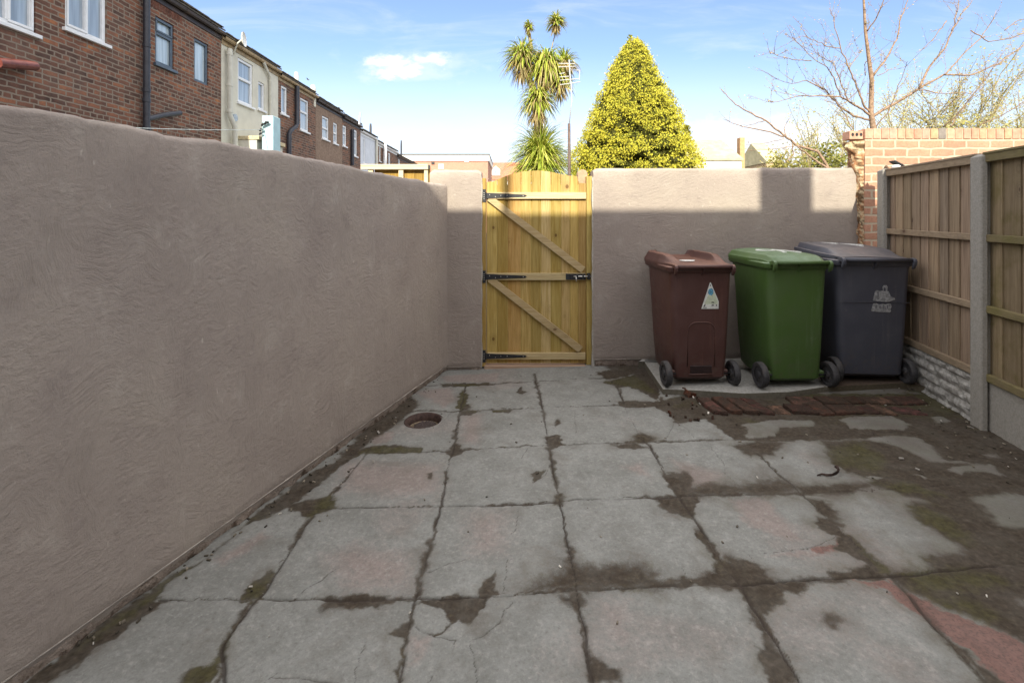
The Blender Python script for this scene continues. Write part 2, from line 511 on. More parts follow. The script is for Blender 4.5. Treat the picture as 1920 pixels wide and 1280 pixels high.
CONCROCK = mat_plain('rock_face_concrete', (0.36, 0.34, 0.31), 0.9, 0.2, 30.0, 0.3, bump=0.010, dirt=(0.15, 0.13, 0.105))
BLACKMET = mat_plain('black_painted_iron', (0.022, 0.022, 0.025), 0.45, 0.4, 40.0, 0.3)
STEEL = mat_plain('bright_zinc', (0.62, 0.60, 0.56), 0.35, 0.5, 60.0, 0.1, metal=0.9)
RUBBER = mat_plain('black_rubber', (0.045, 0.043, 0.045), 0.7, 0.3, 40.0, 0.3, dirt=(0.10, 0.085, 0.075))
WHITEPVC = mat_plain('white_upvc', (0.74, 0.75, 0.76), 0.4, 0.4, 8.0, 0.05)
GREYPVC = mat_plain('grey_upvc', (0.085, 0.115, 0.150), 0.45, 0.4, 8.0, 0.1)
PIPEBLACK = mat_plain('black_pipe', (0.030, 0.032, 0.042), 0.45, 0.45, 10.0, 0.2)
PIPEBROWN = mat_plain('red_brown_pipe', (0.16, 0.045, 0.035), 0.35, 0.5, 12.0, 0.3)
PIPECREAM = mat_plain('cream_painted_pipe', (0.56, 0.55, 0.48), 0.6, 0.3, 8.0, 0.08)
GUTTERTAN = mat_plain('tan_gutter', (0.36, 0.27, 0.16), 0.6, 0.3, 8.0, 0.2)
GUTTERDARK = mat_plain('dark_gutter', (0.040, 0.030, 0.030), 0.5, 0.4, 8.0, 0.2, dirt=(0.10, 0.06, 0.035))
CREAM = mat_plain('cream_paint', (0.62, 0.60, 0.51), 0.85, 0.2, 3.0, 0.07, dirt=(0.52, 0.50, 0.43))
BLUEWHITE = mat_plain('blue_white_paint', (0.60, 0.63, 0.68), 0.85, 0.2, 3.0, 0.06)
BROWNRENDER = mat_plain('brown_pebbledash', (0.25, 0.18, 0.135), 0.95, 0.1, 14.0, 0.22, bump=0.004, dirt=(0.19, 0.13, 0.10))
SLATE = mat_plain('roof_slate', (0.10, 0.085, 0.07), 0.8, 0.3, 12.0, 0.3, dirt=(0.13, 0.12, 0.05))
GLASS = mat_glass('window_glass')
GLASSD = mat_glass('pale_blind_glass', (0.42, 0.50, 0.54))
BARK = mat_plain('pinkish_bark', (0.26, 0.175, 0.120), 0.9, 0.2, 30.0, 0.35, bump=0.004)
BARKPALE = mat_plain('pale_bark', (0.30, 0.24, 0.13), 0.9, 0.2, 20.0, 0.3)
LEAF = mat_leaf('strap_leaf', 0.22)
CONIF = mat_leaf('golden_conifer', 0.15, 0.65)
BUDS = mat_leaf('young_leaves', 0.35)

# ------------------------------------------------------------------ ground outside the yard
gm = mat_plain('alley_tarmac', (0.12, 0.11, 0.10), 0.95, 0.2, 6.0, 0.3, bump=0.004)
mb = MB()
mb.add([(-400, -300, -0.45), (400, -300, -0.45), (400, 900, -0.45), (-400, 900, -0.45)], [(0, 1, 2, 3)])
tag(mb.build('ground', gm), kind='structure')
mb = MB()
mb.add([(-14, 4.80, -0.10), (14, 4.80, -0.10), (14, 9.0, -0.12), (-14, 9.0, -0.12), (-14, 4.80, -0.46), (14, 4.80, -0.46), (14, 9.0, -0.46), (-14, 9.0, -0.46)],
       [(0, 1, 2, 3), (0, 4, 5, 1), (2, 6, 7, 3), (0, 3, 7, 4), (1, 5, 6, 2)])
tag(mb.build('alley_path', gm), kind='structure')

# ------------------------------------------------------------------ patio of broken slabs
def wall_x(y):  # left wall foot line
    return -2.0 + 0.297 * y
def fence_x(y):  # fence yard-side line
    return 3.075 + 0.244 * (y - 3.11)

def build_patio():
    ylo, yhi = 1.25, 4.72
    inv = np.linspace(1 / ylo, 1 / yhi, 470)
    ys = np.concatenate([np.linspace(-2.3, ylo, 24)[:-1], 1 / inv])
    us = np.linspace(0, 1, 860)
    Yg, U = np.meshgrid(ys, us, indexing='ij')
    XL = wall_x(Yg) - 0.06; XR = fence_x(Yg) + 0.22
    X = XL + (XR - XL) * U
    Y = Yg
    ny, nx = X.shape
    def w2(pts):  # photo pixels to ground plane
        return [(g.x, g.y) for g in (G(*p) for p in pts)]
    z1 = lambda L: [(x / 3.0, y / 3.0 + 860) for x, y in L]
    z2 = lambda L: [(x / 3.0 + 600, y / 3.0 + 860) for x, y in L]
    z3 = lambda L: [(x / 2.286 + 1200, y / 2.286 + 720) for x, y in L]
    z8 = lambda L: [(x / 2.909 + 640, y / 2.909 + 660) for x, y in L]
    wob = 0.012
    wx = X + (fbm(X, Y, 9.0) - 0.5) * wob * 2; wy = Y + (fbm(X + 40, Y, 9.0) - 0.5) * wob * 2
    fx = X + (fbm(X, Y, 28.0) - 0.5) * 0.05; fy = Y + (fbm(X + 40, Y, 28.0) - 0.5) * 0.05
    def dist(pl, gx, gy):
        d = np.full(gx.shape, 9.0)
        for (x0, y0), (x1, y1) in zip(pl[:-1], pl[1:]):
            lx, ly = x1 - x0, y1 - y0
            m = (gx > min(x0, x1) - .2) & (gx < max(x0, x1) + .2) & (gy > min(y0, y1) - .2) & (gy < max(y0, y1) + .2)
            if not m.any(): continue
            a, c = gx[m], gy[m]
            t = np.clip(((a - x0) * lx + (c - y0) * ly) / (lx * lx + ly * ly + 1e-12), 0, 1)
            dd = np.hypot(a - x0 - t * lx, c - y0 - t * ly)
            d[m] = np.minimum(d[m], dd)
        return d
    def poly(pl, gx, gy, soft):
        """soft mask of polygon: 0.5 on the edge"""
        pl = list(pl)
        inside = np.zeros(gx.shape, bool)
        n = len(pl)
        for i in range(n):
            x0, y0 = pl[i]; x1, y1 = pl[(i + 1) % n]
            if y0 == y1: continue
            c = ((y0 > gy) != (y1 > gy)) & (gx < (x1 - x0) * (gy - y0) / (y1 - y0) + x0)
            inside ^= c
        d = dist(pl + [pl[0]], gx, gy)
        sd = np.where(inside, d, -d)
        return np.clip(sd / soft * 0.5 + 0.5, 0, 1)
    joints = [
        [(300, 1122), (470, 1123), (775, 1120), (940, 1116), (1085, 1103), (1330, 1093), (1390, 1092), (1660, 1080), (1800, 1064), (1960, 1050)],
        [(540, 955), (570, 952), (825, 948), (985, 945), (1050, 937), (1260, 930), (1370, 926), (1500, 924), (1640, 918), (1800, 905)],
        [(640, 850), (672, 848), (838, 845), (900, 840), (1030, 833), (1215, 828), (1390, 822), (1560, 812), (1800, 800)],
        [(850, 771), (868, 768), (1015, 764), (1170, 758), (1262, 757)],
        [(800, 722), (870, 722), (1000, 714), (1130, 708), (1210, 703)],
        [(417, 1290), (417, 1210), (473, 1127), (493, 1110), (567, 993), (587, 967), (620, 930), (660, 880), (690, 846)],
        [(742, 1300), (747, 1280), (777, 1127), (803, 1033), (827, 947), (838, 880), (848, 845), (858, 790), (870, 735), (873, 722)],
        [(1118, 1300), (1113, 1280), (1100, 1210), (1080, 1107), (1067, 1027), (1048, 937), (1035, 860), (1028, 833), (1018, 768), (1005, 714), (1001, 700)],
        [(1515, 1300), (1506, 1280), (1467, 1223), (1388, 1096), (1357, 1057), (1274, 930), (1217, 834), (1205, 822)],
        [(1419, 847), (1440, 869), (1502, 923), (1563, 982), (1637, 1044), (1672, 1079), (1760, 1180), (1860, 1290)],
        [(1155, 715), (1170, 757)],
        [(760, 772), (800, 768), (850, 771)],
    ]
    cracks = [
        [(630, 1067), (595, 1090), (560, 1113)], z2([(850, 550), (720, 590), (600, 640)]), [(975, 953), (967, 990), (960, 1000)],
        z2([(1055, 560), (1045, 650), (1025, 760)]), z2([(250, 1030), (215, 1120), (185, 1260)]),
        z2([(540, 935), (600, 970), (650, 1000), (760, 1020), (745, 1050)]), z2([(1100, 770), (1040, 860), (1010, 920), (930, 975), (860, 1010)]),
        z2([(850, 1020), (870, 1130), (885, 1270)]), z3([(530, 720), (640, 712), (750, 700), (840, 650)]), z3([(460, 725), (500, 770)]),
        z3([(300, 260), (360, 340), (362, 375), (400, 410), (435, 445)]), z8([(1015, 520), (975, 590)]), z8([(1145, 605), (1110, 670), (1040, 710)]),
        z8([(1140, 520), (1150, 600)]), z8([(1270, 310), (1278, 380), (1284, 440)]), z8([(1545, 300), (1620, 440), (1650, 490)]), z8([(1400, 460), (1445, 490)]),
        z8([(1820, 385), (1775, 470)]), z3([(160, 165), (200, 190), (240, 240)]), z8([(640, 350), (635, 440), (600, 520)]),
        z8([(600, 330), (530, 400)]), z3([(180, 790), (215, 835)]), z8([(760, 535), (780, 550)]), z2([(600, 1260), (640, 1215)]),
        z1([(1490, 1255), (1550, 1190)]), z1([(1520, 1220), (1920, 1260)]), z3([(1040, 345), (1240, 380), (1500, 430)]),
        z3([(1060, 240), (1180, 320)]),
    ]
    dirt_polys = [  # (photo polygon, edge softness in metres)
        (z2([(560, 780), (900, 772), (905, 710), (940, 680), (985, 635), (985, 740), (1010, 768), (930, 790), (905, 850), (880, 885), (850, 935), (770, 905), (640, 1005), (620, 990), (740, 905), (700, 860), (650, 830), (560, 810)]), .010),
        (z2([(1410, 560), (1480, 590), (1800, 575), (1900, 640), (1900, 735), (1440, 745), (1170, 745), (1220, 690), (1350, 620), (1390, 560)]), .06),
        (z2([(1330, 770), (1440, 745), (1490, 760), (1480, 830), (1500, 1000), (1530, 1100), (1700, 1200), (1720, 1260), (1530, 1260), (1500, 1100), (1480, 950), (1440, 850)]), .025),
        (z2([(500, 900), (530, 800), (560, 810), (520, 940), (500, 1050), (470, 1180), (440, 1260), (420, 1260), (450, 1150), (480, 1000), (400, 970)]), .012),
        (z2([(130, 760), (240, 750), (330, 772), (560, 770), (640, 480), (620, 520), (580, 700), (500, 780), (300, 830), (130, 830)]), .012),
        (z2([(0, 780), (130, 770), (330, 780), (330, 830), (140, 830), (20, 850)]), .02),
        (z3([(0, 800), (100, 840), (200, 830), (310, 800), (330, 770), (380, 730), (480, 760), (530, 790), (540, 830), (650, 830), (720, 850), (690, 910), (620, 895), (570, 960), (540, 985), (500, 970), (430, 880), (250, 860), (0, 870)]), .018),
        (z3([(745, 590), (800, 565), (880, 640), (1010, 745), (1080, 800), (1060, 825), (920, 838), (800, 835), (830, 800), (990, 775), (960, 760), (860, 715), (830, 700), (850, 650), (760, 610)]), .014),
        (z3([(100, 390), (170, 375), (195, 430), (240, 470), (250, 500), (240, 560), (170, 550), (110, 550), (150, 480), (130, 440)]), .012),
        (z3([(190, 440), (300, 420), (420, 430), (600, 400), (690, 450), (600, 470), (420, 475), (200, 480)]), .06),
        (z3([(240, 590), (300, 660), (370, 770), (340, 760), (250, 660)]), .012),
        (z3([(440, 880), (500, 985), (560, 1080), (600, 1150), (690, 1280), (620, 1280), (540, 1170), (520, 1080), (470, 980)]), .018),
        (z3([(500, 1130), (590, 1140), (560, 1200), (640, 1230), (680, 1280), (560, 1280), (530, 1200)]), .015),
        (z3([(790, 985), (850, 985), (870, 1020), (830, 1040), (800, 1020)]), .03),
        (z3([(390, 260), (520, 240), (620, 250), (560, 300), (470, 310)]), .03),
        (z3([(650, 430), (780, 430), (960, 420), (1000, 440), (850, 470), (700, 470)]), .03),
        (z3([(720, 490), (800, 500), (850, 560), (870, 620), (820, 600), (760, 540)]), .03),
        # broad dirt over the right side
        (z3([(770, 240), (960, 240), (1040, 200), (1646, 200), (1800, 500), (1800, 1120), (1646, 1080), (1560, 1040), (1300, 965), (1060, 830), (1000, 790), (1250, 800), (1200, 740), (1400, 715), (1300, 650), (1200, 590), (1140, 515), (1220, 495), (1060, 455), (970, 430), (990, 405), (900, 380), (820, 335), (790, 270)]), .035),
        (z3([(60, 80), (200, 40), (1700, 40), (1700, 260), (1040, 235), (880, 235), (560, 245), (400, 235), (280, 150), (200, 160), (150, 165), (110, 105)]), .015),
        (z3([(1400, 690), (1646, 690), (1800, 1300), (1646, 1100), (1400, 980), (1200, 900)]), .04),
        (z3([(1380, 1130), (1480, 1210), (1580, 1290), (1500, 1290), (1440, 1200), (1300, 1090)]), .02),
        # upper rows
        (z8([(540, 175), (660, 165), (835, 168), (845, 178), (690, 185), (560, 190)]), .008),
        (z8([(640, 230), (660, 205), (700, 230), (680, 270), (710, 300), (660, 315), (620, 300), (640, 260)]), .012),
        (z8([(980, 180), (990, 205), (1025, 215), (985, 228), (950, 222)]), .008),
        (z8([(1110, 455), (1195, 450), (1200, 490), (1220, 505), (1145, 520), (1125, 510)]), .010),
        (z8([(1165, 370), (1195, 360), (1190, 390), (1165, 405), (1150, 395)]), .02),
        (z8([(1600, 450), (1640, 440), (1720, 470), (1690, 490), (1580, 495)]), .03),
        (z8([(1470, 505), (1600, 495), (1690, 520), (1600, 530), (1530, 522)]), .02),
        (z8([(600, 540), (610, 490), (640, 500), (668, 535), (640, 560), (590, 560), (570, 540)]), .010),
        (z8([(120, 520), (180, 505), (300, 505), (430, 518), (435, 540), (250, 545), (120, 545), (20, 600), (-30, 640), (-20, 590)]), .010),
        (z8([(460, 660), (495, 655), (490, 690), (470, 695)]), .012), (z8([(560, 655), (585, 645), (575, 695), (562, 695)]), .010),
        (z8([(1045, 655), (1115, 640), (1085, 680), (1050, 715), (1040, 690)]), .010),
        (z8([(1415, 165), (1480, 150), (1600, 120), (1680, 60), (1740, 60), (1740, 230), (1720, 262), (1620, 205), (1560, 185), (1500, 195), (1490, 180)]), .012),
        (z8([(1500, 265), (1560, 262), (1720, 270), (1750, 240), (1800, 300), (1830, 385), (1780, 330), (1700, 295), (1560, 300), (1510, 290)]), .012),
        (z8([(1390, 110), (1500, 90), (1640, 60), (1700, 60), (1640, 110), (1450, 150)]), .015),
        (z8([(1740, 655), (1790, 670), (1800, 650), (1880, 655), (1920, 680), (1920, 780), (1850, 760), (1790, 700)]), .02),
        (z8([(1680, 790), (1830, 790), (1920, 860), (1920, 900), (1780, 880), (1700, 800)]), .02),
        (z8([(1160, 775), (1210, 770), (1205, 830), (1160, 825)]), .02),
        (z8([(820, 315), (940, 312), (920, 330), (830, 330)]), .008), (z8([(650, 320), (760, 318), (700, 345), (650, 345)]), .008),
        # by the left wall
        (z1([(0, 1300), (140, 1255), (600, 900), (950, 660), (1150, 560), (1450, 300), (1720, 90), (1920, 0), (1900, 60), (1700, 220), (1480, 340), (1370, 370), (1180, 540), (1100, 600), (960, 690), (880, 790), (950, 795), (880, 850), (700, 950), (500, 1110), (260, 1260), (150, 1300)]), .014),
        (z1([(1350, 780), (1400, 700), (1500, 640), (1540, 630), (1540, 670), (1450, 790)]), .010),
        (z1([(1000, 1270), (1080, 1165), (1180, 1150), (1270, 1080), (1230, 1180), (1190, 1270)]), .014),
        (z1([(1570, 270), (1720, 230), (1880, 205), (1900, 270), (1800, 310), (1730, 330), (1680, 295)]), .02),
        (z8([(0, 560), (140, 400), (300, 290), (380, 240), (420, 290), (400, 310), (290, 400), (180, 470), (60, 570), (-30, 620)]), .03),
    ]
    light_polys = [
        (z3([(440, 170), (500, 165), (580, 150), (740, 155), (750, 180), (600, 185), (570, 220), (540, 228), (450, 228), (460, 200)]), .012),
        (z3([(850, 150), (900, 140), (1080, 135), (1150, 165), (1140, 195), (1030, 195), (980, 190), (900, 192), (890, 165)]), .012),
        (z3([(950, 235), (1040, 220), (1180, 222), (1260, 270), (1300, 320), (1480, 340), (1380, 342), (1240, 332), (1180, 300), (1060, 250)]), .02),
        (z3([(1310, 362), (1400, 345), (1500, 340), (1565, 390), (1470, 375), (1400, 372), (1380, 390)]), .015),
        (z3([(1250, 138), (1300, 138), (1335, 160), (1270, 165)]), .012),
        (z3([(1435, 485), (1560, 465), (1700, 480), (1720, 620), (1640, 615), (1540, 600)]), .03),
        (z3([(215, 172), (300, 165), (340, 195), (400, 232), (330, 236), (240, 236), (215, 200)]), .012),
        (z3([(1460, 300), (1520, 295), (1540, 315), (1480, 310)]), .02),
        (z3([(1600, 900), (1646, 920), (1680, 960), (1620, 930)]), .03),
        (z3([(960, 390), (1040, 395), (1030, 405), (980, 402)]), .01), (z3([(1160, 385), (1240, 395), (1230, 405)]), .01),
    ]
    moss_polys = [
        (z3([(790, 270), (960, 245), (1050, 330), (1000, 380), (850, 340)]), .05), (z3([(990, 420), (1180, 420), (1300, 470), (1100, 460)]), .05),
        (z3([(1140, 510), (1280, 540), (1420, 640), (1420, 700), (1250, 620), (1180, 560)]), .05), (z3([(1200, 900), (1400, 880), (1520, 980), (1480, 1020), (1300, 960)]), .06),
        (z3([(1080, 770), (1240, 800), (1400, 780), (1600, 840), (1400, 900), (1200, 900)]), .06),
        (z1([(1350, 780), (1400, 700), (1530, 630), (1540, 670), (1450, 790)]), .03), (z1([(1000, 1270), (1080, 1160), (1270, 1080), (1190, 1270)]), .03),
        (z1([(1720, 340), (1780, 230), (1880, 200), (1900, 270)]), .03), (z8([(100, 540), (180, 505), (430, 518), (435, 545), (20, 600), (-30, 640)]), .02),
        (z8([(640, 230), (660, 205), (700, 230), (660, 315), (620, 300)]), .02), (z8([(540, 175), (835, 168), (690, 185)]), .02),
        (z8([(650, 320), (940, 312), (760, 340)]), .02), (z3([(860, 610), (1000, 720), (1090, 800), (1060, 820), (940, 700)]), .02),
        (z8([(1415, 165), (1600, 120), (1740, 230), (1560, 185)]), .03), (z2([(1600, 770), (1900, 770), (1860, 830), (1700, 800)]), .06),
        (z3([(600, 0), (1600, 0), (1500, 130), (700, 130)]), .2),
        (z1([(480, 1000), (900, 700), (1100, 570), (1100, 620), (900, 780), (420, 1080)]), .03),
    ]
    red_polys = [
        (z3([(930, 842), (1040, 828), (1180, 900), (1290, 965), (1560, 1060), (1800, 1180), (1800, 1400), (1560, 1280), (1420, 1150), (1040, 880)]), .02),
        (z3([(820, 690), (850, 665), (840, 710), (760, 725), (730, 712)]), .012),
    ]
    pink_polys = [
        (z3([(370, 490), (540, 480), (600, 540), (660, 610), (730, 690), (600, 670), (450, 600)]), .04), (z3([(530, 735), (740, 703), (830, 690), (830, 735), (700, 745)]), .015),
        (z2([(800, 300), (1080, 280), (1060, 560), (820, 540)]), .15), (z2([(1520, 780), (1760, 780), (1800, 1150), (1600, 1050)]), .12),
        (z2([(100, 0), (700, 20), (680, 200), (400, 230), (90, 180)]), .12), (z2([(520, 960), (640, 1010), (560, 1120), (480, 1200)]), .04),
        (z2([(0, 540), (200, 460), (540, 520), (540, 760), (100, 760)]), .12), (z8([(650, 345), (780, 330), (760, 510), (640, 500)]), .08), (z8([(380, 215), (600, 190), (640, 260), (560, 305)]), .05),
        (z8([(540, 130), (870, 110), (860, 165), (560, 165)]), .03), (z1([(1200, 560), (1480, 400), (1540, 440), (1260, 600)]), .04), (z8([(1500, 620), (1650, 600), (1700, 700)]), .06),
        (z3([(120, 310), (380, 380), (340, 460), (200, 450)]), .08), (z8([(160, 450), (300, 430), (260, 500), (170, 500)]), .02),
    ]
    joint = np.zeros_like(X)
    for k, L in enumerate(joints):
        d = dist(w2(L), wx, wy)
        wj = 0.0016 + 0.0058 * np.clip(fbm(X + 3 * k, Y, 4.0, 3) * 2.2 - .55, 0, 1.3)
        joint = np.maximum(joint, np.clip(1.5 - d / wj, 0, 1) * np.clip(fbm(X + 9 * k, Y + 3, 6.0, 3) * 3 - .55, .35, 1))
    jd = np.zeros_like(X)
    for k, L in enumerate(joints):
        d = dist(w2(L), fx, fy)
        wj = 0.017 * np.clip(fbm(X + 7 * k, Y + 5, 4.0, 3) * 2.6 - 0.85, 0.10, 1.5)
        jd = np.maximum(jd, np.clip(1.0 - d / (wj + 1e-4) * 0.5, 0, 1))
    crack = np.zeros_like(X)
    for k, L in enumerate(cracks):
        d = dist(w2(L), fx * .45 + X * .55, fy * .45 + Y * .55)
        crack = np.maximum(crack, np.clip(1.4 - d / 0.0024, 0, 1) * 0.75)
    def comb(lst):
        r = np.zeros_like(X)
        for L, soft in lst:
            wl = w2(L)
            xs = [a for a, b in wl]; yy = [b for a, b in wl]
            m = (X > min(xs) - .4) & (X < max(xs) + .4) & (Y > min(yy) - .4) & (Y < max(yy) + .4)
            if not m.any(): continue
            r[m] = np.maximum(r[m], poly(wl, fx[m], fy[m], soft))
        return r
    dirt = comb(dirt_polys)
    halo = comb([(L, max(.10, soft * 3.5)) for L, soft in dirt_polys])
    light = comb(light_polys)
    # strip along the fence foot and behind the bins, all damp soil
    fd = fence_x(Y) - X
    dirt = np.maximum(dirt, np.clip((0.16 - fd + (fbm(X, Y, 7.0) - .5) * .3) / .08 * .5 + .5, 0, 1))
    back = np.clip((Y - 4.50) / .05, 0, 1) * np.clip((X - 0.85) / .1, 0, 1)
    dirt = np.maximum(dirt, back)
    dirt = np.minimum(dirt, 1 - light)
    # unseen part behind the camera
    dirt = np.maximum(dirt, np.clip((1.25 - Y) * 4, 0, 1) * np.clip(fbm(X, Y, 2.0) * 4 - 2, 0, 1))
    dirt = np.maximum(dirt, jd * 0.85)
    moss = comb(moss_polys)
    moss = np.maximum(moss, np.clip(fbm(X + 20, Y + 31, 3.0) * 3 - 1.7, 0, 1) * 0.6)
    red = comb(red_polys); pink = comb(pink_polys)
    pink = np.maximum(pink * .85, 0.5 * np.clip(fbm(X + 11, Y + 3, 2.2, 3) * 4 - 2.0, 0, 1))
    rel = fbm(X, Y, 14.0, 4) - .5
    tiltn = vnoise(np.floor((X + 5) / .62), np.floor(Y / .6))
    Z = 0.029 * X - 0.0167 * Y + rel * 0.004 - joint * 0.009 - crack * 0.005 - np.clip(dirt, 0, 1) * 0.004 + dirt * (fbm(X, Y, 40.0, 3) - .5) * .010
    # gully recess
    g0 = G(795, 788)
    dg = np.hypot(X - g0.x, Y - g0.y)
    Z = Z - np.clip((0.125 - dg) / 0.01, 0, 1) * 0.10
    N = nx * ny
    me = bpy.data.meshes.new('patio')
    me.vertices.add(N)
    co = np.stack([X, Y, Z], -1).reshape(-1).astype(np.float32)
    me.vertices.foreach_set('co', co)
    ii = np.arange(ny - 1)[:, None] * nx + np.arange(nx - 1)[None, :]
    q = np.stack([ii, ii + 1, ii + nx + 1, ii + nx], -1).reshape(-1)
    nf = (ny - 1) * (nx - 1)
    me.loops.add(nf * 4); me.polygons.add(nf)
    me.loops.foreach_set('vertex_index', q.astype(np.int32))
    me.polygons.foreach_set('loop_start', (np.arange(nf) * 4).astype(np.int32))
    me.polygons.foreach_set('use_smooth', np.ones(nf, bool))
    me.update()
    A = np.stack([dirt, moss, np.maximum(joint, crack), np.ones_like(X)], -1).reshape(-1).astype(np.float32)
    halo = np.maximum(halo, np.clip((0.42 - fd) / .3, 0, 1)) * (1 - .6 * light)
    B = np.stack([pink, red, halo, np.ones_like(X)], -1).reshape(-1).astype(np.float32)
    for nm, arr in (('wearA', A), ('wearB', B)):
        at = me.attributes.new(nm, 'FLOAT_COLOR', 'POINT')
        at.data.foreach_set('color', arr)
    me.validate()
    m, s, b = newmat('worn_paving', 0.85, 0.25)
    p = P_(s)
    A_ = s.sep(s.attr('wearA', 'Color')); B_ = s.sep(s.attr('wearB', 'Color'))
    n1 = s.noise(p, 45.0, 5.0, 0.65); n2 = s.noise(p, 7.0, 5.0, 0.6); n3 = s.noise(p, 260.0, 3.0, 0.7); n4 = s.noise(p, 2.2, 4.0, 0.6)
    grey = s.ramp(n2, [(0.28, (0.170, 0.168, 0.152)), (0.5, (0.212, 0.210, 0.193)), (0.72, (0.255, 0.253, 0.235))])
    pinkc = s.ramp(n2, [(0.3, (0.210, 0.174, 0.156)), (0.7, (0.268, 0.220, 0.198))])
    pk = s.rng(s.math('ADD', B_[0], s.math('MULTIPLY', s.math('SUBTRACT', n1, 0.5), 0.8)), 0.25, 0.85)
    c = s.mix(pk, grey, pinkc)
    c = s.mix(s.rng(n1, 0.50, 0.72, 0.0, 0.45), c, (0.36, 0.345, 0.318))
    c = s.mix(s.rng(n1, 0.48, 0.28, 0.0, 0.50), c, (0.13, 0.12, 0.105))
    n5 = s.noise(p, 110.0, 4.0, 0.7)
    c = s.mix(s.rng(n5, 0.52, 0.70, 0.0, 0.42), c, (0.12, 0.11, 0.097))
    c = s.mix(s.rng(n5, 0.46, 0.30, 0.0, 0.30), c, (0.37, 0.36, 0.335))
    chip = s.noise(s.map(p, (1, 1, 1), (0, 0, .6)), 16.0, 6.0, 0.72, 0.8)
    c = s.mix(s.rng(chip, 0.62, 0.70, 0.0, 0.40), c, (0.36, 0.355, 0.335))
    c = s.mix(s.rng(n3, 0.60, 0.75, 0.0, 0.40), c, (0.11, 0.10, 0.088))
    c = s.mix(s.rng(n3, 0.40, 0.27, 0.0, 0.35), c, (0.46, 0.45, 0.42))
    stain = s.noise(s.map(p, (1, 1, 1)), 4.0, 7.0, 0.7, 0.4)
    c = s.mix(s.rng(stain, 0.50, 0.74, 0.0, 0.50), c, (0.135, 0.117, 0.096))
    px_, py_, pz_ = s.sep(p)
    film_falloff = s.math('MULTIPLY', s.rng(s.math('SUBTRACT', px_, s.math('MULTIPLY', py_, 0.12)), 0.15, 2.1), 0.46)  # dirt film and light falloff together, painted darker towards the right
    hal = s.rng(s.math('ADD', s.math('ADD', B_[2], film_falloff), s.math('ADD', s.math('MULTIPLY', s.math('SUBTRACT', stain, 0.5), 1.3), s.math('MULTIPLY', s.math('SUBTRACT', n1, 0.5), 0.6))), 0.20, 0.95)
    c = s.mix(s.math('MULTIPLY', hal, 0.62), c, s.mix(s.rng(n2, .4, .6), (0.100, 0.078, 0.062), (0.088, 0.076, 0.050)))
    rd = s.rng(s.math('ADD', B_[1], s.math('MULTIPLY', s.math('SUBTRACT', n1, 0.5), 1.3)), 0.30, 0.85, 0.0, 0.85)
    rc = s.mix(s.rng(n1, 0.35, 0.65), (0.145, 0.078, 0.064), (0.205, 0.105, 0.086))
    rc = s.mix(s.rng(n5, 0.5, 0.66, 0.0, 0.6), rc, (0.07, 0.045, 0.036))
    c = s.mix(rd, c, rc)
    dn = s.math('ADD', A_[0], s.math('ADD', s.math('MULTIPLY', s.math('SUBTRACT', n1, 0.5), 0.75), s.math('ADD', s.math('MULTIPLY', s.math('SUBTRACT', stain, 0.5), 0.5), s.math('MULTIPLY', s.math('SUBTRACT', n3, 0.5), 0.35))))
    dirtm = s.rng(dn, 0.16, 0.84)
    brown = s.ramp(n1, [(0.3, (0.034, 0.025, 0.017)), (0.55, (0.058, 0.044, 0.031)), (0.75, (0.092, 0.072, 0.054))])
    mossc = s.ramp(n1, [(0.3, (0.036, 0.030, 0.013)), (0.6, (0.066, 0.057, 0.024)), (0.8, (0.098, 0.085, 0.040))])
    mm = s.rng(s.math('ADD', A_[1], s.math('ADD', s.math('MULTIPLY', s.math('SUBTRACT', n2, 0.5), 1.2), s.math('MULTIPLY', s.math('SUBTRACT', n1, 0.5), 0.8))), 0.15, 1.0)
    dc = s.mix(mm, brown, mossc)
    thin = s.rng(s.noise(p, 8.0, 6.0, 0.68), 0.36, 0.66, 1.0, 0.80)
    rdt = s.math('MULTIPLY', rd, s.rng(dn, 0.8, 1.0, 0.9, 0.25))
    c = s.mix(s.math('MULTIPLY', dirtm, s.math('MULTIPLY', thin, s.math('SUBTRACT', 1.0, s.math('MULTIPLY', rdt, 0.8)))), c, dc)
    c = s.mix(s.rng(A_[2], 0.15, 0.9, 0.0, 0.78), c, (0.045, 0.034, 0.027))
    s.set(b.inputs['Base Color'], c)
    s.set(b.inputs['Roughness'], s.rng(dirtm, 0.0, 1.0, 0.86, 0.93))
    h = s.math('ADD', s.math('MULTIPLY', n1, 0.7), s.math('MULTIPLY', n3, 0.25))
    s.set(b.inputs['Normal'], s.bump(h, 0.55, 0.006))
    me.materials.append(m)
    o = bpy.data.objects.new('patio', me)
    COL.objects.link(o)
    tag(o, kind='structure')
build_patio()

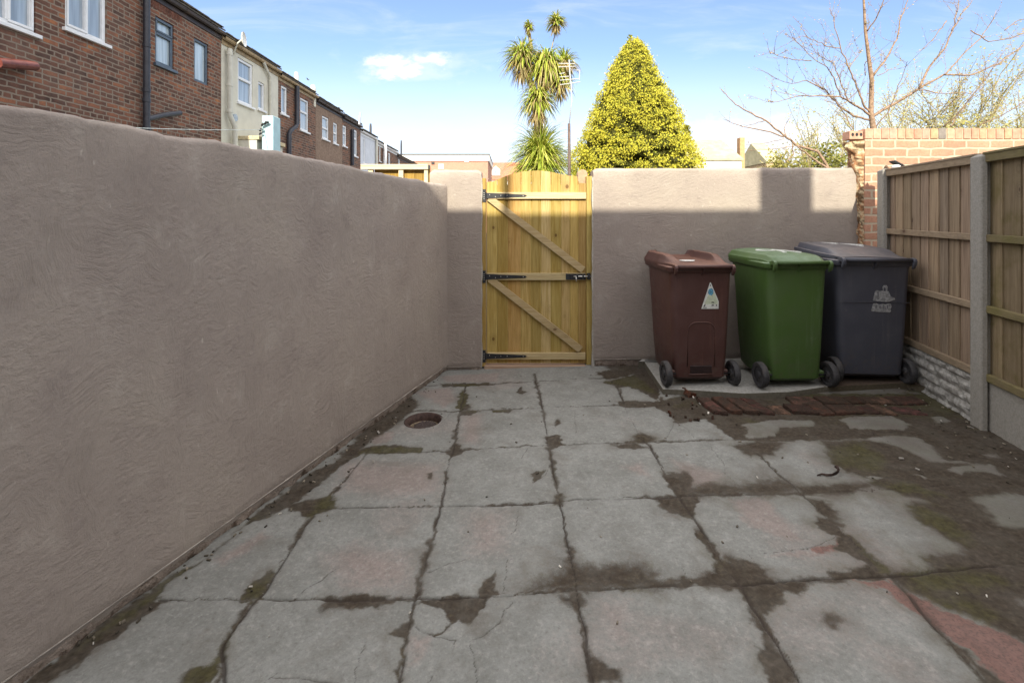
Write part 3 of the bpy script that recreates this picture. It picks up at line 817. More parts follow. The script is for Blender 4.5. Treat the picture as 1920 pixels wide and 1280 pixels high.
# drain gully in the slabs
def build_drain():
    c = G(795, 788)
    z0 = c.z - 0.004
    t = thing('drain_gully', 'round rusty drain gully with a clogged grate in the slabs beside the left wall', 'drain', (c.x, c.y, z0))
    rim = mat_plain('rusty_clay', (0.060, 0.036, 0.030), 0.8, 0.3, 30.0, 0.4, bump=0.003)
    dirtm = mat_plain('silt', (0.20, 0.155, 0.105), 0.95, 0.1, 45.0, 0.5, bump=0.01, dirt=(0.09, 0.07, 0.05))
    iron = mat_plain('rusted_grate_iron', (0.075, 0.055, 0.050), 0.7, 0.4, 60.0, 0.4)
    n = 40
    ring = lambda r, z: [Vector((c.x + math.cos(2 * math.pi * k / n) * r, c.y + math.sin(2 * math.pi * k / n) * r, z)) for k in range(n)]
    mb = MB(); mb.loft([ring(0.142, z0 - .01), ring(0.142, z0 + .003), ring(0.136, z0 + .007), ring(0.120, z0 + .004), ring(0.113, z0 - .03), ring(0.108, z0 - .09)], False, False)
    mb.build('gully_rim', rim, t, smooth=True)
    mb = MB(); mb.loft([ring(0.112, z0 - .045), ring(0.085, z0 - .038), ring(0.05, z0 - .032)], False, True)
    mb.build('silt_bed', dirtm, t, smooth=True)
    mb = MB()
    for k in range(-4, 5):
        x = k * 0.017
        hl = math.sqrt(max(0.0, 0.080 ** 2 - x * x))
        M = Matrix.Translation((c.x + .012, c.y - .015, z0 - .028)) @ Matrix.Rotation(math.radians(-38), 4, 'Z')
        mb.box(x - .004, x + .004, -hl, hl, -.006, .004, M=M)
    mb.build('grate', iron, t, bevel=0.001)
build_drain()

# ------------------------------------------------------------------ rendered garden walls
def rendered_wall(name, label, p0, p1, thick, zbot, ztop, side, step=0.035, endround=True, back_drop=0.0, lump=0.007, plinth=True, seed=0, topk=1.0):
    """front face from p0 to p1 (x,y); side = +1/-1 says which way the thickness goes"""
    p0 = Vector((p0[0], p0[1], 0)); p1 = Vector((p1[0], p1[1], 0))
    L = (p1 - p0).length
    d = (p1 - p0) / L
    nb = Vector((-d.y, d.x, 0)) * side          # towards the back
    n = max(2, int(L / step))
    t = thing(name, label, 'wall', ((p0 + p1) / 2)[:])
    rings = []
    for i in range(n + 1):
        s_ = L * i / n
        b = p0 + d * s_
        zb, zt = zbot(s_), ztop(s_)
        e = min(s_, L - s_)
        rnd = 0.0 if not endround else max(0.0, 0.03 - e) * 0.8
        zt -= rnd
        zt += topk * (0.012 * (float(fbm(np.array([s_ + seed]), np.array([seed])  , 5.0, 5)[0]) - .5) * 2 + 0.002 * math.sin(s_ * 67 + 2 * seed))
        ring = []
        m = 46
        for k in range(m + 1):
            z = zb + (zt - .03 - zb) * k / m
            q = float(fbm(np.array([s_ + seed * 3.7]), np.array([z]), 2.6, 4)[0]) - .5
            ring.append(b - nb * (q * lump * 2) + Vector((0, 0, z)))
        q = float(fbm(np.array([s_ + seed * 3.7]), np.array([zt]), 6.0, 3)[0]) - .5
        for a in (20, 45, 70, 90):
            r = .03 + q * .012
            ring.append(b + nb * (.03 - .03 * math.cos(math.radians(a))) + Vector((0, 0, zt - .03 + r * math.sin(math.radians(a)))))
        ring.append(b + nb * (thick * .5) + Vector((0, 0, zt + .004)))
        ring.append(b + nb * (thick - .03) + Vector((0, 0, zt)))
        ring.append(b + nb * thick + Vector((0, 0, zt - .03)))
        ring.append(b + nb * thick + Vector((0, 0, zb - back_drop)))
        rings.append(ring)
    cols = []
    for i, ring in enumerate(rings):
        s_ = L * i / n
        for k in range(len(ring)):
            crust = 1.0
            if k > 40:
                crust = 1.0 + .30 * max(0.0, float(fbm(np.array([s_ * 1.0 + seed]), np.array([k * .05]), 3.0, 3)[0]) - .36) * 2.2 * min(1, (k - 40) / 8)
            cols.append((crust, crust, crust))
    mb = MB(); mb.loft(rings, True, True, cols)
    mb.build('render_coat', RENDER, t, autos=50)
    if plinth:
        mb = MB()
        rg = []
        for i in range(n + 1):
            s_ = L * i / n
            b = p0 + d * s_
            zb = zbot(s_)
            r2 = []
            for k in range(6):
                z = zb - 0.16 + 0.162 * k / 5
                q = float(fbm(np.array([s_ * 1.0 + seed]), np.array([z * 2]), 17.0, 3)[0]) - .5
                r2.append(b + nb * (0.010 - q * 0.045) + Vector((0, 0, z)))
            r2.append(b + nb * (thick * .8) + Vector((0, 0, zb + 0.001)))
            r2.append(b + nb * (thick * .8) + Vector((0, 0, zb - 0.16)))
            rg.append(r2)
        mb.loft(rg, True, True, [(q_, q_, q_) for r_ in rg for q_ in (0, .05, .15, .45, .85, 1, 1, 0)])
        mb.build('wall_foot', FOOT, t, smooth=True)
        mb = MB()
        for i in range(n):
            a = p0 + d * (L * i / n); c = p0 + d * (L * (i + 1) / n)
            za, zc = zbot(L * i / n), zbot(L * (i + 1) / n)
            f = -nb * .004
            v = [a + f + Vector((0, 0, za - .0035)), c + f + Vector((0, 0, zc - .0035)), c + f + Vector((0, 0, zc)), a + f + Vector((0, 0, za)),
                 a + nb * .02 + Vector((0, 0, za - .0035)), c + nb * .02 + Vector((0, 0, zc - .0035)), c + nb * .02 + Vector((0, 0, zc - .001)), a + nb * .02 + Vector((0, 0, za - .001))]
            mb.add(v, [(0, 1, 2, 3), (0, 4, 5, 1), (3, 2, 6, 7)])
        mb.build('stop_bead', BEAD, t)
    return t
BEAD = mat_plain('dusty_bead', (0.36, 0.32, 0.28), .7, .3, 9.0, .45, dirt=(0.20, .165, .14))
FOOT = None
def _foot():
    m, s, b = newmat('crumbling_wall_foot', 0.95, 0.15)
    p = P_(s)
    n = s.noise(p, 14.0, 5.0, 0.65); n2 = s.noise(p, 50.0, 4.0, 0.6)
    n = s.math('ADD', n, s.math('MULTIPLY', s.math('SUBTRACT', s.attr('tint', 'Fac'), 0.5), 0.30))
    c = s.ramp(n, [(0.32, (0.050, 0.036, 0.026)), (0.43, (0.105, 0.075, 0.058)), (0.50, (0.22, 0.172, 0.140)), (0.75, (0.30, 0.245, 0.205))])
    c = s.mix(s.rng(n2, 0.55, 0.75, 0.0, 0.4), c, (0.07, 0.055, 0.03))
    s.set(b.inputs['Base Color'], c)
    s.set(b.inputs['Normal'], s.bump(s.math('ADD', n, n2), 0.8, 0.02))
    return m
FOOT = _foot()

# left wall: top profile sampled from the photograph, as height along the wall
LW_A = (wall_x(-2.2), -2.2)
LW_B = (wall_x(4.66), 4.66)
_slen = math.sqrt(1 + 0.297 ** 2)
_prof = []
for px, py in ((0, 193), (40, 199), (90, 207), (150, 217), (230, 232), (300, 246), (380, 258), (450, 271), (520, 283), (600, 299), (660, 311), (705, 322), (750, 332), (790, 338), (832, 346)):
    Y = 2.0 / (0.297 - (px - CX) / F)
    _prof.append(((Y + 2.2) * _slen, H + (CY - py) / F * Y))
def lw_top(s_):
    if s_ <= _prof[0][0]: return _prof[0][1]
    for (a, za), (b, zb) in zip(_prof[:-1], _prof[1:]):
        if s_ <= b:
            return za + (zb - za) * (s_ - a) / (b - a)
    return _prof[-1][1]
def lw_bot(s_):
    y = -2.2 + s_ / _slen
    return ground(wall_x(y), y) + 0.055
rendered_wall('garden_wall', 'long taupe rendered wall running down the left side of the yard, in shade', LW_A, LW_B, 0.22, lw_bot, lw_top, 1, seed=1.0, back_drop=0.5)
YB = 4.63
bz = lambda x0: (lambda s_: ground(x0 + s_, YB) + 0.035)
# back wall left of the gate
xl0, xl1 = (806 - CX) / F * YB, -0.295
rendered_wall('garden_wall', 'narrow rendered wall section between the long left wall and the timber gate', (xl0 - 0.0, YB), (xl1, YB), 0.2, bz(xl0), lambda s_: H + (CY - 318.5) / F * YB, 1, seed=2.3, back_drop=0.3, topk=.45)
xr0, xr1 = 0.785, (1611 - CX) / F * YB
rendered_wall('garden_wall', 'rendered wall behind the wheelie bins, sunlit along its top', (xr0, YB), (xr1, YB), 0.2, lambda s_: 0.013 + 0.012 * s_, lambda s_: H + (CY - 315.5 + 0.5 * s_) / F * YB, 1, seed=4.1, back_drop=0.3, topk=.3)

# ------------------------------------------------------------------ red brick wall at the right with broken end
def build_red_wall():
    yf = 4.56
    x0 = (1622 - CX) / F * yf
    zt = H + (CY - 241) / F * yf
    t = thing('brick_wall', 'pale red brick wall with a brick on edge coping behind the fence on the right', 'wall', (x0 + 1, yf, 0))
    mb = MB()
    zc = zt - 0.107
    mb.box(x0, 9.5, yf, yf + .215, -.2, zc)
    mb.build('brickwork', NEWBRICK, t)
    cm = mat_plain('coping_brick', (0.52, 0.29, 0.20), 0.85, 0.25, 14.0, 0.22, bump=0.004, dirt=(0.40, 0.20, 0.14))
    mm = mat_plain('coping_mortar', (0.50, 0.38, 0.28), 0.95, 0.1, 30.0, 0.15)
    mb = MB(); x = x0
    mo = MB(); mo.box(x0 + .004, 9.5, yf + .006, yf + .21, zc, zt - .007)
    mo.build('coping_bed', mm, t)
    rnd = random.Random(5)
    while x < 9.4:
        w = .068 + rnd.uniform(-.003, .003)
        k = rnd.uniform(.86, 1.12)
        col = (k, k * rnd.uniform(.9, 1.08), k * rnd.uniform(.9, 1.05))
        if rnd.random() < .11: col = (.40, .62, .8)
        mb.box(x, x + w, yf - rnd.uniform(0, .004), yf + .215, zc + .008, zt + rnd.uniform(-.003, .003), col)
        x += w + .010
    mb.build('coping', cm, t, bevel=.003)
    # broken end: ragged lump of old mortar with brick fragments in it
    rnd = random.Random(9)
    xe = x0
    rings = []; cols = []
    nz = 130
    zlo, zhi = -.1, zt - .115
    for i in range(nz + 1):
        z = zlo + (zhi - zlo) * i / nz
        up = min(1, max(0, (z - 1.78) / 0.30))
        wl = 0.034 + 0.085 * up
        ring = []
        m_ = 12
        for k in range(m_ + 1):
            q = k / m_
            a_ = math.pi * q
            e = float(fbm(np.array([z * 1.0]), np.array([q * .35 + 5]), 26.0, 4)[0]) - .5
            e2 = float(fbm(np.array([z * 1.0 + 9]), np.array([q * .2]), 9.0, 3)[0]) - .5
            w_ = max(.012, wl * (1 + 1.5 * e2 + .9 * e))
            ring.append(Vector((xe - w_ * math.sin(a_) ** .5 - .001, yf + .012 + .19 * q + .03 * e * (1 if k < 5 else 0), z)))
            t_ = float(fbm(np.array([z * 1.0 + 3]), np.array([q + 7]), 30.0, 3)[0])
            if t_ > .56: cols.append((.75, .48, .36))
            elif t_ < .40: cols.append((.28, .22, .18))
            else: cols.append((1.15, 1.12, 1.05))
        rings.append(ring)
    end = MB(); end.loft(rings, True, True, cols, closed=True)
    end.build('broken_end', mat_plain('broken_mortar', (0.47, 0.37, 0.25), 0.95, 0.1, 60.0, 0.35, bump=0.012), t, autos=25)
    # perforated end brick lying on top of the broken end
    q = MB(); zb = zt - .100
    xa = (1596 - CX) / F * yf
    q.box(xa, x0 - .004, yf + .02, yf + .125, zb, zt - .02)
    b = thing('loose_brick', 'single perforated brick with three holes on the broken end of the red wall', 'brick', (xa, yf, zb))
    q.build('brick_body', cm, b, bevel=.003)
    for k in range(3):
        h = MB(); c = Vector((xa + .028 + k * .040, yf + .0185, zb + .045))
        n = 14
        h.loft([[c + Vector((math.cos(2 * math.pi * j / n) * .013, dy, math.sin(2 * math.pi * j / n) * .017)) for j in range(n)] for dy in (0, .004)], True, True)
        h.build('hole', BLACKMET, b)
build_red_wall()

# ------------------------------------------------------------------ gate
def build_gate():
    yb = 4.70
    gx = lambda px, Y=4.66: (px - CX) / F * Y
    gz = lambda py, Y=4.66: H + (CY - py) / F * Y
    xl, xr = gx(912.5), gx(1099)
    zb = gz(683)
    t = thing('garden_gate', 'new yellow timber garden gate with a bowed top and black strap hinges', 'gate', ((xl + xr) / 2, yb, zb))
    top = [(912.5, 341.5), (926, 340), (933, 336.8), (942, 332.6), (952.5, 328.6), (965, 325), (977.5, 322.4), (993, 320.4), (1010, 319.7), (1025, 321), (1040, 323.8), (1055, 327.3), (1064, 329.5), (1082, 330), (1085, 343), (1099, 344)]
    def topz(x):
        px = x / 4.70 * F + CX
        for (a, za), (b, zb_) in zip(top[:-1], top[1:]):
            if a <= px <= b:
                return gz(za + (zb_ - za) * (px - a) / (b - a), 4.70)
        return gz(top[0][1] if px < top[0][0] else top[-1][1], 4.70)
    edges = [gx(p, 4.70) for p in (911.8, 932, 951.5, 977, 996, 1014, 1033, 1052, 1069, 1084, 1099.5)]
    mb = MB(); rnd = random.Random(2)
    cols = [(1.12, 1.10, 1.15), (.86, .80, .70), (1.05, .88, .95), (1.12, 1.06, 1.2), (.85, .82, .8), (1.22, 1.22, 1.75), (.92, .90, .85), (1.08, 1.02, 1.3), (1.1, 1.03, 1.05), (.86, .76, .85)]
    for i in range(10):
        a, b = edges[i] + .0012, edges[i + 1] - .0012
        col = cols[i]
        k = 12
        xs = [a + (b - a) * j / k for j in range(k + 1)]
        bev = .006
        pts = [Vector((a, 0, zb)), Vector((b, 0, zb))] + [Vector((x, 0, topz(x))) for x in reversed(xs)]
        n = len(pts)
        front = []
        for j, p in enumerate(pts):
            x = min(max(p.x, a + bev), b - bev)
            front.append(Vector((x, yb, p.z)))
        mid = [Vector((p.x, yb + bev, p.z)) for p in pts]
        back = [Vector((p.x, yb + .02, p.z)) for p in pts]
        mb.loft([front, mid, back], True, True, col)
    mb.build('board_panel', GATEWOOD, t)
    mb = MB(); mb.box(xl, xr, yb + .004, yb + .016, zb + .002, gz(346)); mb.build('tongue_strip', GATEWOOD, t)
    yr = yb - .022
    def rail(p0, p1, xa, xb, col):
        r = MB(); r.box(gx(xa), gx(xb), yr - .010, yb - .001, gz(p1), gz(p0), col)
        r.build('rail', RAILWOOD, t, bevel=.003)
    rail(360.5, 373, 913, 1099.5, (1.12, 1.1, 1.25)); rail(512.5, 525.5, 913, 1098.5, (.92, .9, .95)); rail(662, 674.5, 914, 1098, (.95, .92, .98))
    def brace(a, b, w):
        A = Vector((gx(a[0]), 0, gz(a[1]))); B = Vector((gx(b[0]), 0, gz(b[1])))
        d = (B - A).normalized(); n = Vector((-d.z, 0, d.x))
        if n.z < 0: n = -n
        Y0 = Vector((0, yr - .008, 0))
        r = MB(); r.prism([A + Y0, B + Y0, B + n * w + Y0, A + n * w * .95 + Y0], (0, 1, 0), .026, (.85, .80, .85))
        r.build('brace', RAILWOOD, t, bevel=.002)
    brace((913, 376), (1090, 512), .068); brace((914, 528), (1085, 661.5), .068)
    # strap hinges
    for py, hgt in ((367, 11), (519, 10.5), (668, 10.5)):
        yh = yr - .012
        h = MB()
        z0, z1 = gz(py + hgt * .5), gz(py - hgt * .5)
        zm = (z0 + z1) / 2
        h.prism([Vector((gx(911), yh - .003, z0)), Vector((gx(985), yh - .003, zm - .011)), Vector((gx(988), yh - .003, zm)), Vector((gx(985), yh - .003, zm + .011)), Vector((gx(911), yh - .003, z1))], (0, 1, 0), .004)
        h.tube([(gx(911), yh - .003, z0 - .004), (gx(911), yh - .003, z1 + .004)], .0075, 10)
        h.box(gx(905), gx(910.5), yh - .004, yh + .002, gz(py + hgt * 1.1), gz(py - hgt * 1.1))
        o = h.build('strap_hinge', BLACKMET, t, bevel=.0008)
        for sx, sz in ((918, .3), (929, -.3), (939, .05), (951, .1), (981, 0), (907.5, .9), (907.5, -.9), (907.5, .25), (907.5, -.35)):
            q = MB(); c = Vector((gx(sx), yh - .0035, zm + sz * (z1 - z0) * .55))
            n = 8
            q.loft([[c + Vector((math.cos(2 * math.pi * j / n) * .0042, dy, math.sin(2 * math.pi * j / n) * .0042)) for j in range(n)] for dy in (-.0018, .001)], True, True)
            q.build('screw', STEEL, o)
    # bolt
    yh = yr - .012
    q = MB(); q.box(gx(1061), gx(1098), yh - .004, yh, gz(524.5), gz(513)); q.box(gx(1101), gx(1107.5), yh - .004, yh + .008, gz(524), gz(512))
    for a in (1071, 1082, 1093, 1104):
        q.box(gx(a) - .008, gx(a) + .008, yh - .020, yh - .003, gz(523), gz(514.5))
    o = q.build('bolt_plate', BLACKMET, t, bevel=.001)
    q = MB(); q.tube([(gx(1075), yh - .013, gz(518)), (gx(1108), yh - .013, gz(518))], .0065, 10); q.tube([(gx(1080), yh - .014, gz(518)), (gx(1080), yh - .030, gz(527))], .005, 8)
    q.build('sliding_bolt', STEEL, o, smooth=True)
    # posts
    p = MB(); p.box(gx(902.8), gx(910.6), yr - .008, yb + .075, gz(688), gz(334), (.95, .85, .8))
    a = thing('gate_post', 'slim timber post on the hinge side of the gate', 'gate post', (gx(907), yb, gz(688)))
    p.build('post_body', GATEWOOD, a, bevel=.003)
    a = thing('gate_post', 'timber post on the latch side of the gate', 'gate post', (gx(1106), yb, gz(688)))
    p = MB(); p.box(gx(1100.5), gx(1111), yr + .005, yb + .075, gz(692), gz(330), (1.08, 1.1, 1.2)); p.build('post_body', GATEWOOD, a, bevel=.003)
    p = MB()
    rim = []
    for j in range(13):
        an = math.pi * j / 12
        rim.append(Vector((gx(1091.5, 4.8) + math.cos(an) * gx(960 + 9.2, 4.8), 4.76, gz(327.5, 4.8) + math.sin(an) * .048)))
    rim = [Vector((rim[0].x, 4.76, -.2))] + rim + [Vector((rim[-1].x, 4.76, -.2))]
    p.prism(rim, (0, 1, 0), .12)
    a = thing('round_topped_post', 'pinkish round topped post just behind the latch side of the gate', 'post', (gx(1091), 4.8, -.2))
    p.build('post_body', mat_plain('pinkish_sandstone', (0.42, 0.27, 0.18), 0.9, 0.2, 25.0, 0.15, bump=.003), a, bevel=.006)
    # sill below the gate
    s = MB(); s.box(gx(908), gx(1098), yr - .035, yb + .06, -.16, gz(684.8), (1, 1, 1))
    sill = s.build('gate_sill', mat_wood('pinkish_sill_timber', (0.33, 0.215, 0.145), (0.42, 0.29, 0.20), 'x', 0.8), None, bevel=.004)
    tag(sill, 'pinkish timber sill on the ground under the gate', 'sill')
    # uneven mortar where the posts meet the render
    for side, x0, sg in ((0, gx(902.4), -1), (1, gx(1111.4), 1)):
        mo = MB(); L = []; R = []
        for k in range(60):
            z = gz(688) + (gz(332) - gz(688)) * k / 59
            w = .006 + .008 * abs(math.sin(k * .37 + side) * math.sin(k * .131 + 1))
            L.append(Vector((x0 - w, 4.634, z))); R.append(Vector((x0 + w, 4.634, z)))
        for k in range(59):
            mo.add([L[k], R[k], R[k + 1], L[k + 1], L[k] + Vector((0, .03, 0)), R[k] + Vector((0, .03, 0)), R[k + 1] + Vector((0, .03, 0)), L[k + 1] + Vector((0, .03, 0))],
                   [(0, 1, 2, 3), (0, 3, 7, 4), (1, 5, 6, 2)])
        mo.build('mortar_seam', mat_plain('pale_mortar', (0.40, 0.37, 0.33), 0.95, 0.1, 60.0, 0.2, bump=.003), t)
build_gate()

# ------------------------------------------------------------------ fence: concrete posts, gravel boards, panels
FD = Vector((0.244, 1.0, 0)).normalized()
FN = Vector((-FD.y, FD.x, 0))       # towards the yard (-x)
def fbase(y):
    x = fence_x(y)
    return Vector((x, y, 0))
def fmat(y):
    c = fbase(y)
    M = Matrix((( FD.x, FN.x, 0, c.x), (FD.y, FN.y, 0, c.y), (0, 0, 1, 0), (0, 0, 0, 1)))
    return M           # local x along fence (away), local y towards the yard
def build_fence():
    def post(y, label, ztop):
        M = fmat(y)
        zb = ground(fence_x(y), y) - .1
        o = thing('fence_post', label, 'fence post', (M @ Vector((0, 0, zb)))[:], group='concrete fence posts')
        mb = MB()
        w, d = .058, .062
        prof = [(-w, d * .0 - .062), (-w, -.028), (-w + .03, -.022), (-w + .03, .022), (-w, .028), (-w + .004, .056), (-w + .012, .062), (w - .012, .062), (w - .004, .056), (w, .028), (w - .03, .022), (w - .03, -.022), (w, -.028), (w, -.062)]
        r0 = [M @ Vector((a, b, zb)) for a, b in prof]
        r1 = [M @ Vector((a, b, ztop - .014)) for a, b in prof]
        r2 = [M @ Vector((a * .62, b * .55, ztop + .004)) for a, b in prof]
        mb.loft([r0, r1, r2])
        mb.build('post_shaft', CONC, o, bevel=.003, bang=25)
        return o
    post(4.30, 'concrete fence post with a solar light on it against the red brick wall', 1.815)
    post(3.11, 'tall concrete fence post in the middle of the fence between the two panels', 1.80)
    post(1.22, 'concrete fence post nearest the house at the near end of the fence', 1.79)
    rnd = random.Random(4)
    def panel(ya, yb, label, bw, wood, railw, moss):
        ca, cb = fbase(ya), fbase(yb)
        L = (cb - ca).length
        M = fmat(ya)
        gz0 = ground(ca.x, ya); gz1 = ground(cb.x, yb)
        zbot, ztop = .345, 1.775
        o = thing('timber_fence', label, 'fence panel', (M @ Vector((L / 2, 0, zbot)))[:], group='fence panels')
        a0, a1 = .034, L - .034
        x = a0; i = 0
        bd = MB()
        while x < a1 - .01:
            w = bw * rnd.uniform(.9, 1.1)
            xe = min(a1, x + w)
            k = rnd.uniform(.82, 1.16)
            col = (k * rnd.uniform(.97, 1.05), k, k * rnd.uniform(.92, 1.04))
            # feather edge: thick edge proud
            y0, y1 = (.000, .010)
            v = [Vector((x, -.012, zbot)), Vector((xe + .014, -.012, zbot)), Vector((xe + .014, -.004, zbot)), Vector((x, .006, zbot))]
            up = Vector((0, 0, ztop - zbot))
            vv = [M @ p for p in v] + [M @ (p + up) for p in v]
            bd.add(vv, [(0, 1, 2, 3), (4, 5, 6, 7), (0, 1, 5, 4), (1, 2, 6, 5), (2, 3, 7, 6), (3, 0, 4, 7)], col)
            x += w; i += 1
        bd.build('boards', wood, o)
        for zc, h, d in ((1.772, .050, .034), (1.262, .046, .030), (.808, .046, .030), (.372, .048, .030)):
            r = MB(); k = rnd.uniform(.9, 1.1)
            r.box(a0, a1, .006, .006 + d, zc - h / 2, zc + h / 2, (k, k, k * .97), M)
            r.build('rail', railw, o, bevel=.003)
        r = MB(); r.box(a0, a1, -.022, .044, 1.797, 1.812, (1, 1, 1), M); r.build('capping', railw, o, bevel=.002)
        return o
    panel(3.11, 4.30, 'short weathered brown fence panel between the two concrete posts behind the grey bin', .118, FENCEWOOD, FRAILWOOD, 0)
    panel(1.22, 3.11, 'greenish mossy fence panel at the right edge, nearest the house', .150, MOSSWOOD, MRAILWOOD, 1)
    def gboard(ya, yb, label, mat, rock):
        ca = fbase(ya); L = (fbase(yb) - ca).length
        M = fmat(ya)
        n, m = 90, 22
        zb = min(ground(ca.x, ya), ground(fbase(yb).x, yb)) - .06
        zt = .338
        vs = []; fs = []
        for i in range(n + 1):
            for j in range(m + 1):
                u = .030 + (L - .06) * i / n; z = zb + (zt - zb) * j / m
                y = .014
                if rock:
                    row = math.floor((z + .02) / .075)
                    uu = u + row * .17 + .03 * math.sin(z * 60)
                    e = min((z + .02) % .075, .075 - (z + .02) % .075) / .0375
                    hx = (uu % .26); e2 = min(hx, .26 - hx) / .05
                    q = float(fbm(np.array([u * 1.0]), np.array([z]), 22.0, 3)[0])
                    y += .016 * min(1, e * 1.6) * min(1, e2 * 1.3) * (0.6 + .9 * q)
                vs.append(M @ Vector((u, y, z)))
        for i in range(n):
            for j in range(m):
                a = i * (m + 1) + j
                fs.append((a, a + m + 1, a + m + 2, a + 1))
        mb = MB(); mb.add(vs, fs)
        mb.box(.030, L - .03, -.02, .0135, zb, zt - .001, (1, 1, 1), M)
        # top lip
        mb.add([M @ Vector(p) for p in ((.03, .0145, zt), (L - .03, .0145, zt), (L - .03, -.02, zt + .001), (.03, -.02, zt + .001))], [(0, 1, 2, 3)])
        o = mb.build('gravel_board', mat, None, smooth=False)
        tag(o, label, 'gravel board')
    gboard(3.11, 4.30, 'whitish rock faced concrete gravel board under the short brown fence panel', CONCROCK, True)
    gboard(1.22, 3.11, 'smooth grey concrete gravel board under the mossy fence panel', CONC, False)
    # solar light on the far post
    c = P(1680, 318, 4.20)
    t = thing('solar_light', 'small white solar light with a dark sloping top on the far concrete post', 'solar light', c[:])
    w = MB(); w.tube([c + Vector((0, 0, -.012)), c + Vector((0, 0, .012)), c + Vector((0, 0, .03)), c + Vector((0, 0, .042))], [.018, .032, .034, .022], 14)
    w.build('lamp_body', WHITEPVC, t, smooth=True)
    w = MB(); M = Matrix.Translation(c + Vector((.006, 0, .050))) @ Matrix.Rotation(math.radians(28), 4, 'Y')
    w.box(-.048, .048, -.035, .035, -.006, .008, (1, 1, 1), M); w.build('lamp_top', BLACKMET, t, bevel=.003)
    w = MB(); w.tube([c + Vector((0, 0, -.012)), c + Vector((-.006, 0, -.05))], .010, 8); w.build('stem', CONC, t)
    c = P(1664, 318, 4.30)
    w = MB(); w.prism([c + Vector((-.022, 0, .0)), c + Vector((.022, 0, 0)), c + Vector((.0, 0, .040))], (0, 1, 0), .03)
    tag(w.build('slate_chip', mat_plain('brown_slate_chip', (0.12, 0.075, 0.05), .8, .3), None, bevel=.002), 'small brown pointed chip lying on the far concrete post beside the solar light', 'chip')
build_fence()

